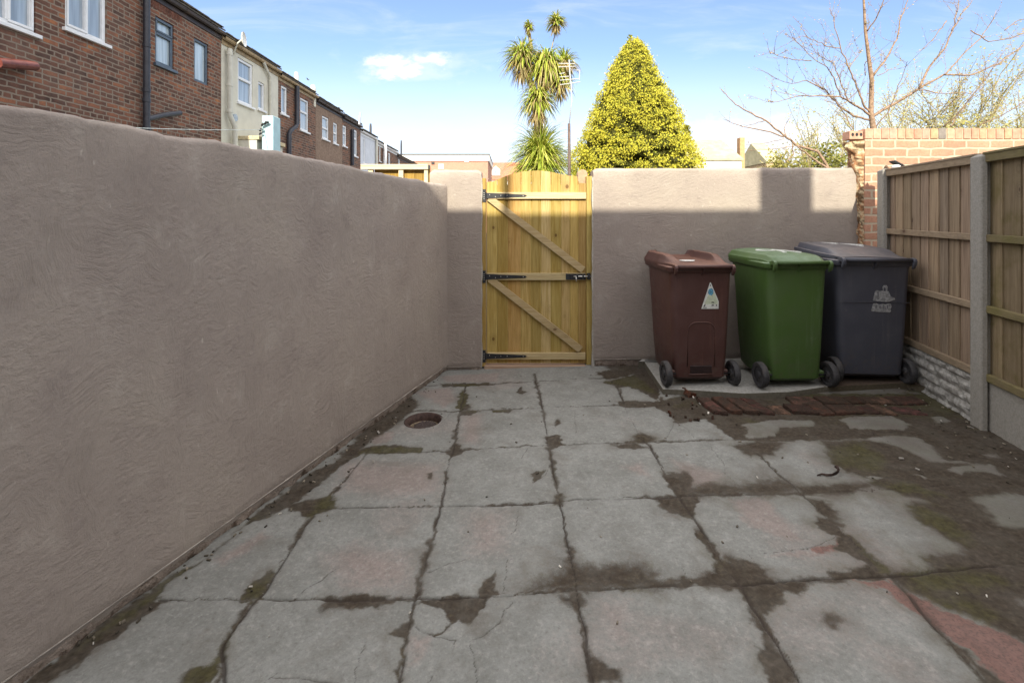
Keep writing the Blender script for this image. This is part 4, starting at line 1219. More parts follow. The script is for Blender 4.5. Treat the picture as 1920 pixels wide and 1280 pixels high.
# ------------------------------------------------------------------ plinth for the bins, brick edging
def build_plinth():
    zt = lambda x: ground(x, 3.85) + .042
    pl = [G(1243, 739), G(1300, 741), G(1395, 747), G(1480, 744), G(1545, 735), G(1700, 727)]
    top = [Vector((p.x, p.y, zt(p.x))) for p in pl]
    top += [Vector((3.22, 3.72, zt(3.22))), Vector((3.36, 4.56, zt(3.36))), Vector((1.20, 4.56, zt(1.2)))]
    mid = G(1205, 684)
    top.append(Vector((mid.x, mid.y, zt(mid.x))))
    mb = MB()
    bot = [Vector((p.x, p.y, p.z - .12)) for p in top]
    k = len(top)
    inner = [Vector((p.x * .985 + 2.2 * .015, p.y * .985 + 4.1 * .015, p.z + .004)) for p in top]
    mb.loft([bot, top, inner])
    m, s, b = newmat('bin_base_concrete', 0.9, 0.2)
    p = P_(s)
    n1 = s.noise(p, 9.0, 5.0, .65); n2 = s.noise(p, 50.0, 4.0, .6)
    c = s.mix(s.rng(n2, .3, .7), (0.25, .24, .215), (0.36, .345, .315))
    x, y, z = s.sep(p)
    dm = s.math('ADD', s.math('MULTIPLY', s.math('SUBTRACT', n1, .5), 1.6), s.rng(x, 2.35, 2.75))
    c = s.mix(s.rng(dm, .15, .6), c, s.mix(n2, (.05, .036, .027), (.14, .10, .075)))
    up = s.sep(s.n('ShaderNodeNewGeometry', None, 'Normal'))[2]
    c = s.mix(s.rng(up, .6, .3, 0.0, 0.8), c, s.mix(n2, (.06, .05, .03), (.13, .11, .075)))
    s.set(b.inputs['Base Color'], c); s.set(b.inputs['Normal'], s.bump(n2, .5, .006))
    tag(mb.build('bin_plinth', m), 'low dirty concrete plinth under the three wheelie bins', 'plinth')
    # row of old bricks laid in front of it, one edging
    t = thing('brick_edging', 'row of old dirty red bricks edging the front of the bin plinth', 'brick edging', G(1480, 775)[:])
    bm_, s_, b_ = newmat('dirty_old_brick', .95, .15)
    p_ = P_(s_)
    q1 = s_.noise(p_, 13.0, 6.0, .68); q2 = s_.noise(p_, 60.0, 5.0, .65)
    c_ = tintmul(s_, s_.mix(s_.rng(q2, .3, .7), (.100, .046, .034), (.165, .072, .050)))
    c_ = s_.mix(s_.rng(q1, .32, .58, 0.05, .90), c_, s_.mix(q2, (.026, .019, .014), (.075, .056, .042)))
    c_ = s_.mix(s_.rng(q2, .68, .76, 0.0, .6), c_, (.30, .25, .20))
    s_.set(b_.inputs['Base Color'], c_); s_.set(b_.inputs['Normal'], s_.bump(s_.math('ADD', q1, q2), .9, .018))
    rnd = random.Random(8)
    mb = MB()
    def one_brick(p0x, p1x, py0, py1, zz, lean=0.0):
        f0, f1 = G(p0x, py1 + rnd.uniform(-2, 2)), G(p1x, py1 + rnd.uniform(-2, 2))
        dep = G((p0x + p1x) / 2, py0).y - (f0.y + f1.y) / 2
        b0 = f0 + Vector((lean, dep + rnd.uniform(-.012, .012), 0)); b1 = f1 + Vector((lean, dep + rnd.uniform(-.012, .012), 0))
        k = rnd.uniform(.5, 1.2)
        col = (k, k * rnd.uniform(.9, 1.15), k * rnd.uniform(.85, 1.2))
        if rnd.random() < .12: col = (1.5, 1.9, 1.8)
        lo = [Vector((q.x, q.y, q.z - .08)) for q in (f0, f1, b1, b0)]
        hi = [Vector((q.x + rnd.uniform(-.007, .007), q.y + rnd.uniform(-.004, .008), q.z + zz + rnd.uniform(-.010, .007))) for q in (f0, f1, b1, b0)]
        mb.loft([lo, hi], True, True, col)
    px = 1338.0
    while px < 1455:
        w = rnd.uniform(29, 34)
        one_brick(px, px + w - 3, 750, 777, .021 + rnd.uniform(-.008, .010), -.03)
        px += w
    for py0, py1, x0_, x1_ in ((761, 777, 1458, 1738), (746, 759, 1462, 1700)):
        px = x0_
        while px < x1_:
            w = rnd.choice((30, 52, 56, 58))
            if rnd.random() > .08:
                one_brick(px, px + w - 2.5, py0, py1, .013 + rnd.uniform(-.006, .008), rnd.uniform(-.01, .01))
            px += w
    mb.build('edging_bricks', bm_, t, bevel=.011, seg=2)
    # broken bits at its left end
    rb = MB()
    for i in range(22):
        g = G(rnd.uniform(1248, 1345), rnd.uniform(742, 790))
        r = rnd.uniform(.005, .015)
        M = Matrix.Translation((g.x, g.y, g.z + r * .3)) @ Euler((rnd.random() * 3, rnd.random() * 3, rnd.random() * 3)).to_matrix().to_4x4()
        col = rnd.choice(((.5, .5, .5), (.7, .7, .7), (.4, .5, .4), (1.2, .9, .7)))
        rb.box(-r, r, -r * .7, r * .7, -r * .5, r * .5, col, M)
    g = G(1291, 740); M = Matrix.Translation((g.x, g.y, g.z + .015)) @ Euler((.2, .3, .5)).to_matrix().to_4x4()
    rb.box(-.035, .035, -.045, .045, -.022, .022, (2.0, 1.4, 1.0), M)
    o = rb.build('rubble', bm_, None, bevel=.004, seg=2)
    tag(o, kind='stuff')
build_plinth()

# small litter: pale chips and straw on the paving
def build_litter():
    rnd = random.Random(12)
    mb = MB()
    spots = [(1826, 771), (1850, 800), (1867, 812), (1810, 783), (1822, 802), (1891, 875), (1780, 765), (1300, 745), (1312, 757), (1328, 775), (1765, 790), (1905, 860), (700, 866), (640, 905), (768, 1149), (505, 1193), (175, 1206), (710, 811), (742, 783), (470, 1100), (525, 963), (1795, 1112), (1850, 1117), (1505, 725), (1660, 760), (1420, 895), (1690, 860), (1720, 880), (493, 1112), (768, 951), (1050, 1062)]
    for px, py in spots:
        g = G(px, py); r = rnd.uniform(.0022, .0062) * (1.3 if py < 900 else .7)
        M = Matrix.Translation((g.x, g.y, g.z + r * .5)) @ Euler((rnd.uniform(-.5, .5), rnd.uniform(-.5, .5), rnd.random() * 3)).to_matrix().to_4x4()
        k = rnd.choice((.35, .5, .7, 1.0))
        mb.box(-r * 1.6, r * 1.6, -r * .7, r * .7, -r * .5, r * .5, (k, k, k), M)
    for i in range(240):
        if i % 3 == 0:
            y = rnd.uniform(1.5, 4.4); x = wall_x(y) + abs(rnd.gauss(.05, .05))
        elif i % 3 == 1:
            y = rnd.uniform(2.6, 4.2); x = fence_x(y) - abs(rnd.gauss(.12, .15)) - .05
        else:
            y = rnd.uniform(1.6, 4.4); x = rnd.uniform(wall_x(y) + .1, fence_x(y) - .1)
        z = ground(x, y); r = rnd.uniform(.0012, .004)
        M = Matrix.Translation((x, y, z + .002)) @ Matrix.Rotation(rnd.random() * 3, 4, 'Z')
        k = rnd.choice((.08, .12, .16, .25, .40))
        mb.box(-r * rnd.uniform(1, 4), r * 2, -r, r, -r, r, (k, k * .92, k * .8), M)
    o = mb.build('litter', mat_plain('pale_chip', (0.62, .57, .50), .9, .2, 60, .2), None)
    tag(o, kind='stuff')
    g = G(1562, 892)
    t = MB()
    pts = [G(1532, 893), G(1541, 891.5), G(1550, 894.5), G(1560, 895), G(1568, 893), G(1573, 889), G(1571, 884), G(1565, 881)]
    pts = [p + Vector((0, 0, .006 + .012 * i / 7)) for i, p in enumerate(pts)]
    w = [.004, .006, .008, .009, .013, .017, .017, .006]
    rings = []
    for p, a in zip(pts, w):
        rings.append([p + Vector((-a * .4, 0, 0)), p + Vector((0, 0, a * 1.2)), p + Vector((a * .5, a * .3, a * .5)), p + Vector((0, 0, -.004))])
    t.loft(rings)
    tag(t.build('dead_leaf', mat_plain('dead_leaf', (0.055, .034, .028), .8, .3, 40, .4), None, smooth=True), 'curled dark dead leaf lying on the grey slabs', 'leaf')
build_litter()

# ------------------------------------------------------------------ wheelie bins
def rrect(hw, y0, y1, r, z, n=6):
    pts = []
    for cx, cy, a0 in ((hw - r, y0 + r, -90), (hw - r, y1 - r, 0), (-hw + r, y1 - r, 90), (-hw + r, y0 + r, 180)):
        for k in range(n + 1):
            a = math.radians(a0 + 90 * k / n)
            pts.append(Vector((cx + math.cos(a) * r, cy + math.sin(a) * r, z)))
    return pts
def build_bin(label, mat, base, rz, w, d, lidkind, hgt=0.975):
    """local frame: x right, y away from the camera, wheels and hinge on the near side (y=0)"""
    t = thing('wheelie_bin', label, 'wheelie bin', base, rz, group='wheelie bins on the plinth')
    k = w / .58; e = d / .68; v = hgt / .975
    B = MB()
    B.loft([rrect(.196 * k, .075 * e, .52 * e, .04, .045), rrect(.213 * k, .036 * e, .575 * e, .05, .075), rrect(.226 * k, .022 * e, .605 * e, .055, .30), rrect(.243 * k, .012 * e, .630 * e, .055, .70 * v), rrect(.252 * k, .008 * e, .652 * e, .055, .905 * v),
            rrect(.256 * k, .004 * e, .662 * e, .055, .925 * v), rrect(.272 * k, -.004, .684 * e, .06, .930 * v), rrect(.280 * k, -.008, .692 * e, .06, .942 * v), rrect(.282 * k, -.008, .694 * e, .06, .972 * v), rrect(.274 * k, .0, .686 * e, .055, .979 * v)], True, True)
    body = B.build('body', mat, t, autos=40, local=True)
    # hinge handles: two curled lugs and the bar, near side
    for sx in (-1, 1, 0):
        L = MB()
        x = sx * .232 * k
        th = .012 if sx else .007
        pr = [(.02, .985 * v), (-.015, .998 * v), (-.040, 1.000 * v), (-.058, .992 * v), (-.066, .975 * v), (-.062, .950 * v), (-.048, .925 * v), (-.030, .910 * v), (-.034, .932 * v), (-.040, .952 * v), (-.036, .966 * v), (-.02, .970 * v), (.006, .940 * v), (.02, .930 * v)]
        if sx == 0: pr = [(.01, .985 * v), (-.03, .985 * v), (-.03, .955 * v), (.01, .900 * v)]
        L.prism([Vector((x - th, a, z)) for a, z in pr], (1, 0, 0), th * 2)
        L.build('hinge_lug', mat, t, bevel=.003, local=True)
    R = MB(); R.tube([(-.236 * k, -.036, .982 * v), (.236 * k, -.036, .982 * v)], .0165, 14)
    R.build('handle_bar', mat, t, smooth=True, local=True)
    # lid
    nu, nv = 44, 34
    x0, x1 = .238 * k, .285 * k
    ya, yb = -.028, .712 * e
    zb = .984 * v
    def sm(a, b, x):
        q = min(1, max(0, (x - a) / (b - a))); return q * q * (3 - 2 * q)
    def hz(u, q):
        au = abs(u)
        if lidkind == 'ridged':
            r = .058 * sm(.50, .66, au) * sm(1.0, .84, au) * sm(.02, .42, q) * (1 - .20 * sm(.75, 1.0, q))
            return .012 + r + .012 * (1 - au ** 4) * sm(0, .3, q) + .012 * sm(.86, .93, q)
        if lidkind == 'domed':
            f = .034 * sm(1.0, .86, au) * sm(-.02, .10, q) + .018 * (1 - au * au) * sm(0, .5, q)
            return .012 + f - .020 * sm(.22, .0, q) * sm(.72, .9, au)
        f = .040 * sm(.90, .84, au) * sm(.06, .40, q) * sm(1.02, .95, q) + .010 * (1 - au * au)
        return .010 + f
    top = []
    for j in range(nv + 1):
        q = j / nv
        row = []
        for i in range(nu + 1):
            u = -1 + 2 * i / nu
            hw = x0 + (x1 - x0) * sm(0.0, .55, q)
            # round far corners
            cut = max(0, (q - .90) / .10) ** 2 * .10 * k
            row.append(Vector((u * (hw - cut * .5), ya + (yb - ya) * q - .02 * abs(u) ** 6 * max(0, (q - .8) / .2), zb + hz(u, q))))
        top.append(row)
    V = [p for r in top for p in r]
    Fc = []
    W_ = nu + 1
    for j in range(nv):
        for i in range(nu):
            a = j * W_ + i
            Fc.append((a, a + 1, a + W_ + 1, a + W_))
    ring = [(0, i) for i in range(nu)] + [(j, nu) for j in range(nv)] + [(nv, i) for i in range(nu, 0, -1)] + [(j, 0) for j in range(nv, 0, -1)]
    o1 = len(V)
    V += [Vector((top[j][i].x * 1.012, top[j][i].y + (.004 if j == nv else 0), top[j][i].z - .012)) for j, i in ring]
    o2 = len(V)
    V += [Vector((top[j][i].x * 1.008, top[j][i].y, zb - (.018 if j > 3 else .002))) for j, i in ring]
    n = len(ring)
    for a in range(n):
        b = (a + 1) % n
        ia = ring[a][0] * W_ + ring[a][1]; ib = ring[b][0] * W_ + ring[b][1]
        Fc.append((ib, ia, o1 + a, o1 + b))
        Fc.append((o1 + b, o1 + a, o2 + a, o2 + b))
    Fc.append(tuple(o2 + a for a in range(n)))
    if lidkind == 'warped':
        Mx = Matrix.Translation((0, -.03, zb)) @ Matrix.Rotation(math.radians(3.4), 4, 'X') @ Matrix.Rotation(math.radians(1.5), 4, 'Y') @ Matrix.Translation((0, .03, -zb))
        V = [Mx @ p for p in V]
    Lm = MB(); Lm.add(V, Fc)
    lid = Lm.build('lid', mat, t, autos=35, local=True)
    # axle, wheels
    A = MB()
    A.tube([(-.285, .055, .098), (.285, .055, .098)], .009, 10)
    A.build('axle', BLACKMET, t, smooth=True, local=True)
    for sx in (-1, 1):
        x = sx * .275
        n = 30
        def circ(r, dx):
            return [Vector((x + dx,   .055 + math.cos(2 * math.pi * q / n) * r, .100 + math.sin(2 * math.pi * q / n) * r)) for q in range(n)]
        Wm = MB(); Wm.loft([circ(.062, -.017), circ(.070, -.022), circ(.090, -.024), circ(.098, -.017), circ(.100, -.006), circ(.100, .006), circ(.098, .017), circ(.090, .024), circ(.070, .022), circ(.062, .017)], False, False)
        wh = Wm.build('wheel', RUBBER, t, autos=45, local=True)
        Hb = MB(); Hb.loft([circ(.064, -.010), circ(.030, -.014), circ(.026, -.024), circ(.010, -.026)], True, True)
        Hb.loft([circ(.064, .010), circ(.030, .014), circ(.026, .024), circ(.010, .026)], True, True)
        for q in range(6):
            M = Matrix.Translation((x, .055, .100)) @ Matrix.Rotation(math.pi * q / 6, 4, 'X')
            Hb.box(-.014, .014, -.004, .004, -.063, .063, M=M)
        Hb.build('hub', RUBBER, wh, autos=45, local=True)
        bk = MB(); bk.box(min(x * .70, x * .86), max(x * .70, x * .86), .050, .12, .078, .125); bk.build('axle_bracket', mat, t, bevel=.006, local=True)
    return t, body, lid
def nearface_y(z, e=1.0):  # approximate y of the near face at height z
    return .022 - (z - .30) * .016 if z > .3 else .03
BROWN = mat_bin('brown_bin_plastic', (0.070, 0.030, 0.025), (0.25, 0.120, 0.080), (0.082, 0.038, 0.033))
GREEN = mat_bin('green_bin_plastic', (0.060, 0.112, 0.026), (0.19, 0.26, 0.17), (0.066, 0.110, 0.034))
GREYB = mat_bin('dark_grey_bin_plastic', (0.058, 0.060, 0.078), (0.20, 0.176, 0.168), (0.072, 0.074, 0.092))
PAINTW = mat_plain('white_paint', (0.68, 0.68, 0.64), .7, .3, 60, .2)
STICKER = mat_plain('sticker_white', (0.62, 0.62, 0.58), .5, .4, 60, .12)
STICKG = mat_plain('sticker_pale_green', (0.50, 0.54, 0.40), .5, .4, 60, .12)
STICKB = mat_plain('sticker_blue', (0.10, 0.30, 0.44), .5, .4, 90, .5)
STICKK = mat_plain('sticker_black', (0.05, 0.05, 0.05), .5, .4, 60, .2)
STICKOLD = mat_plain('worn_sticker', (0.27, 0.27, 0.27), .8, .3, 70, .35, dirt=(0.15, .15, .17))
def flat(name, mat, parent, polys, th=.0012, n=(0, -1, 0)):
    m = MB()
    for pl in polys:
        m.prism([Vector(p) for p in pl], n, th)
    return m.build(name, mat, parent, local=True)

def bins():
    zp = lambda x: ground(x, 3.85) + .044
    # brown
    x, y = 1.525, 3.875
    t, body, lid = build_bin('brown wheelie bin with a triangular white sticker, leftmost of the three', BROWN, (x, y - .03, zp(x)), math.radians(1.8), .575, .64, 'ridged', .965)
    def fy(z):
        S_ = ((.045, .075), (.075, .036), (.30, .022), (.68, .012), (.88, .008), (1.0, .006))
        for (a_, ya), (b_, yb_) in zip(S_[:-1], S_[1:]):
            if z <= b_: return (ya + (yb_ - ya) * (z - a_) / (b_ - a_)) * .93 - .0015
        return .004
    def fp(u, z, o=0): return (u, fy(z) - .0015 - o, z)
    T = lambda L, o=0: [fp(u, z, o) for u, z in L]
    st = flat('triangle_sticker', STICKER, t, [T([(-.005, .630), (.135, .630), (.136, .690), (.070, .842), (.064, .842)])])
    flat('sticker_field', STICKG, st, [T([(.020, .668), (.128, .668), (.128, .690), (.090, .775), (.048, .735)], .0014)], .0006)
    flat('sticker_mark', STICKB, st, [T([(.048, .755), (.060, .742), (.078, .738), (.090, .752), (.093, .775), (.080, .795), (.062, .792), (.050, .778)], .0016)], .0006)
    for q_ in ([T([(.078, .654), (.096, .654), (.096, .664), (.078, .664)], .0022), T([(.112, .653), (.122, .653), (.122, .663), (.112, .663)], .0022), T([(.008, .638), (.040, .638), (.040, .642), (.008, .642)], .0022), T([(.012, .650), (.022, .648), (.030, .668), (.022, .668)], .0022), T([(.074, .679), (.100, .677), (.096, .686), (.078, .686)], .0022), T([(.062, .815), (.072, .812), (.068, .832)], .0022)]): flat('sticker_print', STICKK, st, [q_], .0006)
    # embossed arch panel and slot
    a = MB(); z0, z1, u = .16, .52, .11
    arc = [(-u, z0), (-u, z1 - .07)] + [(-u + .07 - .07 * math.cos(math.pi / 2 * q / 5), z1 - .07 + .07 * math.sin(math.pi / 2 * q / 5)) for q in range(1, 6)] + [(u - .07 + .07 * math.sin(math.pi / 2 * q / 5), z1 - .07 + .07 * math.cos(math.pi / 2 * q / 5)) for q in range(0, 6)] + [(u, z0)]
    a.tube([Vector(fp(p, z, -.003)) for p, z in arc], .0048, 8)
    a.build('embossed_arch', BROWN, t, smooth=True, local=True)
    s = MB(); s.box(-.088, .088, .0225, .06, .105, .170); s.build('lifting_slot', mat_plain('slot_shade_plastic', (0.026, .014, .013), .6, .3), t, bevel=.004, local=True)
    r = MB(); r.tube([Vector((-.095, .026, .100)), Vector((.095, .026, .100))], .006, 8); r.build('slot_lip', BROWN, t, smooth=True, local=True)
    # white spot on the lid (bird mess)
    zz = .965 * .984 / .975 + .030
    sp = MB(); sp.prism([Vector((-.05 + .062 * math.cos(q) * (1 + .2 * math.sin(3 * q)), .17 + .050 * math.sin(q), .984 * .965 / .975 + .0255)) for q in [2 * math.pi * j / 16 for j in range(16)]], (0, 0, 1), .004)
    sp.build('white_splash', PAINTW, t, local=True)
    # green
    x, y = 2.243, 3.785
    t, body, lid = build_bin('green wheelie bin with white painted digits on its lid, in the middle', GREEN, (x, y - .035, zp(x)), math.radians(1.2), .545, .65, 'domed', .985)
    zl = .984 * .985 / .975 + .066
    def stroke(name, parent, pts, w, z):
        m = MB()
        pts = [Vector((a, b, z)) for a, b in pts]
        L = []; R = []
        for i, p in enumerate(pts):
            d = (pts[min(i + 1, len(pts) - 1)] - pts[max(i - 1, 0)]).normalized()
            nn = Vector((-d.y, d.x, 0)) * w
            L.append(p + nn); R.append(p - nn)
        for i in range(len(pts) - 1):
            m.add([L[i], R[i], R[i + 1], L[i + 1]] + [q + Vector((0, 0, -.02)) for q in (L[i], R[i], R[i + 1], L[i + 1])], [(0, 1, 2, 3), (0, 4, 5, 1), (1, 5, 6, 2), (2, 6, 7, 3), (3, 7, 4, 0)])
        return m.build(name, PAINTW, parent, local=True)
    loop = [(-.045 + .065 * math.cos(q), .40 + .070 * math.sin(q)) for q in [2 * math.pi * j / 14 for j in range(15)]]
    stroke('painted_digit', t, loop + [(.03, .36), (.025, .28), (.0, .19)], .013, zl)
    stroke('painted_digit', t, [(.055, .47), (.085, .42), (.105, .34), (.125, .25), (.135, .20)], .013, zl)
    # grey
    x, y = 2.872, 3.83
    t, body, lid = build_bin('dark grey wheelie bin with a faded sticker and a warped lid, beside the fence', GREYB, (x, y - .03, zp(x)), math.radians(-4.5), .655, .64, 'warped', .985)
    k = .655 / .58
    zl2 = .984 * .985 / .975
    stroke('painted_digit', t, [(-.155, .62), (-.10, .60), (-.05, .53), (-.02, .46)], .013, zl2 + .098)
    stroke('painted_digit', t, [(.0, .55), (.04, .52), (.095, .46), (.125, .40), (.105, .33)], .013, zl2 + .092)
    ow = MB()
    def T2(L): return [fp(u, z) for u, z in L]
    wk = flat('faded_sticker', STICKOLD, t, [T2([(-.01, .665), (.105, .655), (.155, .675), (.152, .690), (.125, .700), (.108, .740), (.098, .742), (.100, .775), (.092, .788), (.070, .788), (.062, .775), (.065, .745), (.045, .742), (.020, .748), (.006, .740)]),
                                            T2([(-.022, .580), (.118, .572), (.128, .585), (.122, .598), (.132, .620), (.126, .640), (.112, .645), (.085, .636), (.066, .642), (.040, .634), (.018, .645), (-.006, .642), (-.014, .615)])])
    for q in ([(.012, .600), (.018, .600), (.018, .632), (.012, .632)], [(.042, .600), (.047, .600), (.047, .628), (.042, .628)], [(.070, .602), (.075, .602), (.075, .630), (.070, .630)], [(.098, .602), (.103, .602), (.103, .632), (.098, .632)], [(.026, .676), (.031, .676), (.031, .736), (.026, .736)], [(.070, .742), (.086, .742), (.084, .765), (.078, .772), (.072, .765)]): flat('sticker_letter', GREYB, wk, [[fp(u, z, .0016) for u, z in q]], .0005)
    sm_ = MB(); sm_.tube([Vector((-.23 * k, fy(.652) - .002, .652)), Vector((.235 * k, fy(.652) - .002, .652))], .0022, 6); sm_.build('body_seam', GREYB, t, local=True)
bins()

# ------------------------------------------------------------------ terrace of houses on the left
FX = -6.3
def fY(px): return -FX * F / (CX - px)
def fZ(px, py): return H + (CY - py) / F * fY(px)
def house(label, px0, px1, eave, wallmat, gutmat, wins, roof=True, zb=-0.45, ridge=2.0, Yoverride=None):
    y0, y1 = (fY(px0), fY(px1)) if Yoverride is None else Yoverride
    t = thing('terraced_house', label, 'house', (FX - 3, (y0 + y1) / 2, zb), group='terraced houses on the left')
    y1 -= .012
    holes = []
    for w in wins:
        a, b = fY(w['px'][0]), fY(w['px'][1])
        zt, z0 = fZ(w['px'][0], w['py'][0]), fZ(w['px'][0], w['py'][1])
        holes.append((a, b, z0, zt))
    mb = MB()
    ysp = sorted(set([y0, y1] + [h[0] for h in holes] + [h[1] for h in holes]))
    ysp = [v for v in ysp if y0 <= v <= y1]
    zsp = sorted(set([zb, eave] + [h[2] for h in holes] + [min(eave, h[3]) for h in holes]))
    for i in range(len(ysp) - 1):
        for j in range(len(zsp) - 1):
            ya, yb_, za, zc = ysp[i], ysp[i + 1], zsp[j], zsp[j + 1]
            cy, cz = (ya + yb_) / 2, (za + zc) / 2
            if any(h[0] < cy < h[1] and h[2] < cz < h[3] for h in holes): continue
            mb.add([(FX, ya, za), (FX, yb_, za), (FX, yb_, zc), (FX, ya, zc)], [(0, 1, 2, 3)])
    for a, b, z0, z1 in holes:
        z1 = min(z1, eave); a = max(a, y0)
        for q in (((FX, a, z0), (FX - .1, a, z0), (FX - .1, a, z1), (FX, a, z1)), ((FX, b, z0), (FX - .1, b, z0), (FX - .1, b, z1), (FX, b, z1)), ((FX, a, z0), (FX, b, z0), (FX - .1, b, z0), (FX - .1, a, z0)), ((FX, a, z1), (FX, b, z1), (FX - .1, b, z1), (FX - .1, a, z1))):
            mb.add(q, [(0, 1, 2, 3)])
    # side and back walls
    XB = FX - 7
    mb.add([(FX, y0, zb), (XB, y0, zb), (XB, y0, eave), (FX, y0, eave)], [(0, 1, 2, 3)])
    mb.add([(FX, y1, zb), (XB, y1, zb), (XB, y1, eave), (FX, y1, eave)], [(0, 1, 2, 3)])
    mb.add([(XB, y0, zb), (XB, y1, zb), (XB, y1, eave), (XB, y0, eave)], [(0, 1, 2, 3)])
    mb.build('wall', wallmat, t)
    # roof
    r = MB()
    v = [(FX + .10, y0, eave + .02), (FX + .10, y1, eave + .02), (FX - 3.5, y1, eave + ridge), (FX - 3.5, y0, eave + ridge), (XB - .1, y0, eave + .02), (XB - .1, y1, eave + .02)]
    u = [(a, b, c + .035) for a, b, c in v]
    r.add(v + u, [(0, 1, 2, 3), (3, 2, 5, 4), (6, 7, 8, 9), (9, 8, 11, 10), (0, 1, 7, 6), (4, 5, 11, 10), (0, 3, 9, 6), (3, 4, 10, 9), (1, 2, 8, 7), (2, 5, 11, 8)])
    # tile noses along the eaves
    rn = random.Random(int(y0 * 10)); y = y0 + .01
    while y < y1 - .24:
        r.box(FX - .25, FX + .125, y, y + .23, eave + .056 + rn.uniform(0, .012), eave + .078 + rn.uniform(0, .012)); y += .245
    r.build('roof', SLATE, t)
    # gutter
    g = MB(); n = 8
    pr = [(FX + .015, eave - .015), (FX + .03, eave - .055), (FX + .065, eave - .075), (FX + .10, eave - .055), (FX + .115, eave - .005), (FX + .105, eave - .005), (FX + .09, eave - .045), (FX + .065, eave - .06), (FX + .04, eave - .045), (FX + .025, eave - .005)]
    g.loft([[Vector((a, yy, c)) for a, c in pr] for yy in (y0, y1)])
    y = y0 + .6
    while y < y1:
        g.loft([[Vector((FX + .065 + (a - FX - .065) * 1.12, yy, c - .004)) for a, c in pr] for yy in (y, y + .06)]); y += 1.7
    g.build('gutter', gutmat, t)
    f = MB(); f.box(FX + .001, FX + .018, y0, y1, eave - .16, eave + .02); f.build('fascia', gutmat, t)
    for w, (a, b, z0, z1) in zip(wins, holes):
        fm = w.get('mat', WHITEPVC); fw = w.get('fw', .055)
        k = MB(); x0, x1 = FX - .075, FX - .02
        a += .004; b -= .004; z0 += .004; z1 -= .004
        k.box(x0, x1, a, b, z0, z0 + fw); k.box(x0, x1, a, b, z1 - fw, z1)
        k.box(x0, x1, a, a + fw, z0 + fw, z1 - fw); k.box(x0, x1, b - fw, b, z0 + fw, z1 - fw)
        for q in w.get('bars', []):
            if q[0] == 'h':
                zz = z0 + (z1 - z0) * q[1]; k.box(x0, x1 + .004, a + fw, b - fw, zz - fw * .5, zz + fw * .5)
            else:
                yy = a + (b - a) * q[1]; k.box(x0, x1 + .004, yy - fw * .5, yy + fw * .5, z0 + fw, z1 - fw)
        for q in w.get('sash', []):
            sa, sb, sz0, sz1 = a + (b - a) * q[0], a + (b - a) * q[1], z0 + (z1 - z0) * q[2], z0 + (z1 - z0) * q[3]
            k.box(x1, x1 + .015, sa, sb, sz0, sz0 + .035); k.box(x1, x1 + .015, sa, sb, sz1 - .035, sz1)
            k.box(x1, x1 + .015, sa, sa + .03, sz0 + .035, sz1 - .035); k.box(x1, x1 + .015, sb - .03, sb, sz0 + .035, sz1 - .035)
        o = k.build('window', fm, t, bevel=.004)
        gl = MB(); gl.add([(FX - .055, a + fw, z0 + fw), (FX - .055, b - fw, z0 + fw), (FX - .055, b - fw, z1 - fw), (FX - .055, a + fw, z1 - fw)], [(0, 1, 2, 3)])
        gl.build('pane', w.get('glass', GLASS), o)
        if w.get('sill', True):
            s_ = MB(); s_.box(FX - .02, FX + .05, a - .05, b + .05, z0 - .055, z0 - .006); s_.build('sill', w.get('sillmat', WHITEPVC), o, bevel=.004)
    return t
def pipe(t, name, pts, r, mat, brackets=True):
    """pts: (px, py, standoff) on the facade"""
    P3 = [Vector((FX + so, fY(px), fZ(px, py))) for px, py, so in pts]
    m = MB(); m.tube(P3, r, 12)
    if brackets:
        for a, b in zip(P3[:-1], P3[1:]):
            L = (b - a).length
            for q in (.08, .55, .95) if L > .8 else ():
                c = a + (b - a) * q; d = (b - a).normalized()
                m.tube([c - d * .03, c + d * .03], r * 1.18, 12)
    return m.build(name, mat, t, autos=40)

hA = house('dark red brick house nearest the camera with grey framed windows and a black drainpipe', -140, 415, 5.33, OLDBRICK, GUTTERDARK, [
    dict(px=(-40, 67), py=(-150, 25), bars=[('v', .5)], sash=[(.5, .98, .03, .97)]),
    dict(px=(122, 200), py=(-130, 52), bars=[('v', .52)], sash=[(.05, .53, .03, .97)], glass=GLASS),
    dict(px=(291, 326), py=(29, 118), mat=GREYPVC, bars=[('h', .66)], sash=[(.06, .94, .69, .97)], glass=GLASSD, sillmat=GREYPVC),
    dict(px=(364, 390.5), py=(70, 151), mat=GREYPVC, fw=.05, glass=GLASSD, sill=False)])
pipe(hA, 'downpipe', [(265, -30, .09), (265, 180, .09), (265, 290, .09)], .052, PIPEBLACK)
pipe(hA, 'waste_pipe', [(268, 223, .09), (296, 216, .10), (327, 212, .11)], .046, PIPEBLACK)
pipe(hA, 'flue_pipe', [(-20, 118, .10), (15, 120.5, .10), (52, 124.5, .10)], .060, PIPEBROWN)
# soldier course over the dark window
so = MB(); rr = random.Random(3)
y = fY(283)
z0 = fZ(291, 29) + .12
while y < fY(338):
    k = rr.uniform(.7, 1.1); so.box(FX - .02, FX + .004, y, y + .062, z0, z0 + .20, (k, k, k)); y += .072
so.build('brick_lintel', mat_plain('soldier_brick', (0.15, .065, .045), .9, .2, 30, .35, bump=.003), hA, bevel=.003)
hB = house('cream painted house with a white stack pipe and a tan gutter', 415, 522, 5.255, CREAM, GUTTERTAN, [
    dict(px=(446, 474), py=(107, 191), bars=[('h', .56)], fw=.06), dict(px=(484, 496), py=(152, 204), fw=.05)])
pipe(hB, 'soil_stack', [(423, 92, .09), (423, 215, .09), (430, 238, .12), (432, 290, .12)], .055, PIPECREAM)
pipe(hB, 'downpipe', [(488, 114, .07), (491, 122, .07), (503, 146, .05), (504, 220, .05)], .036, PIPECREAM)
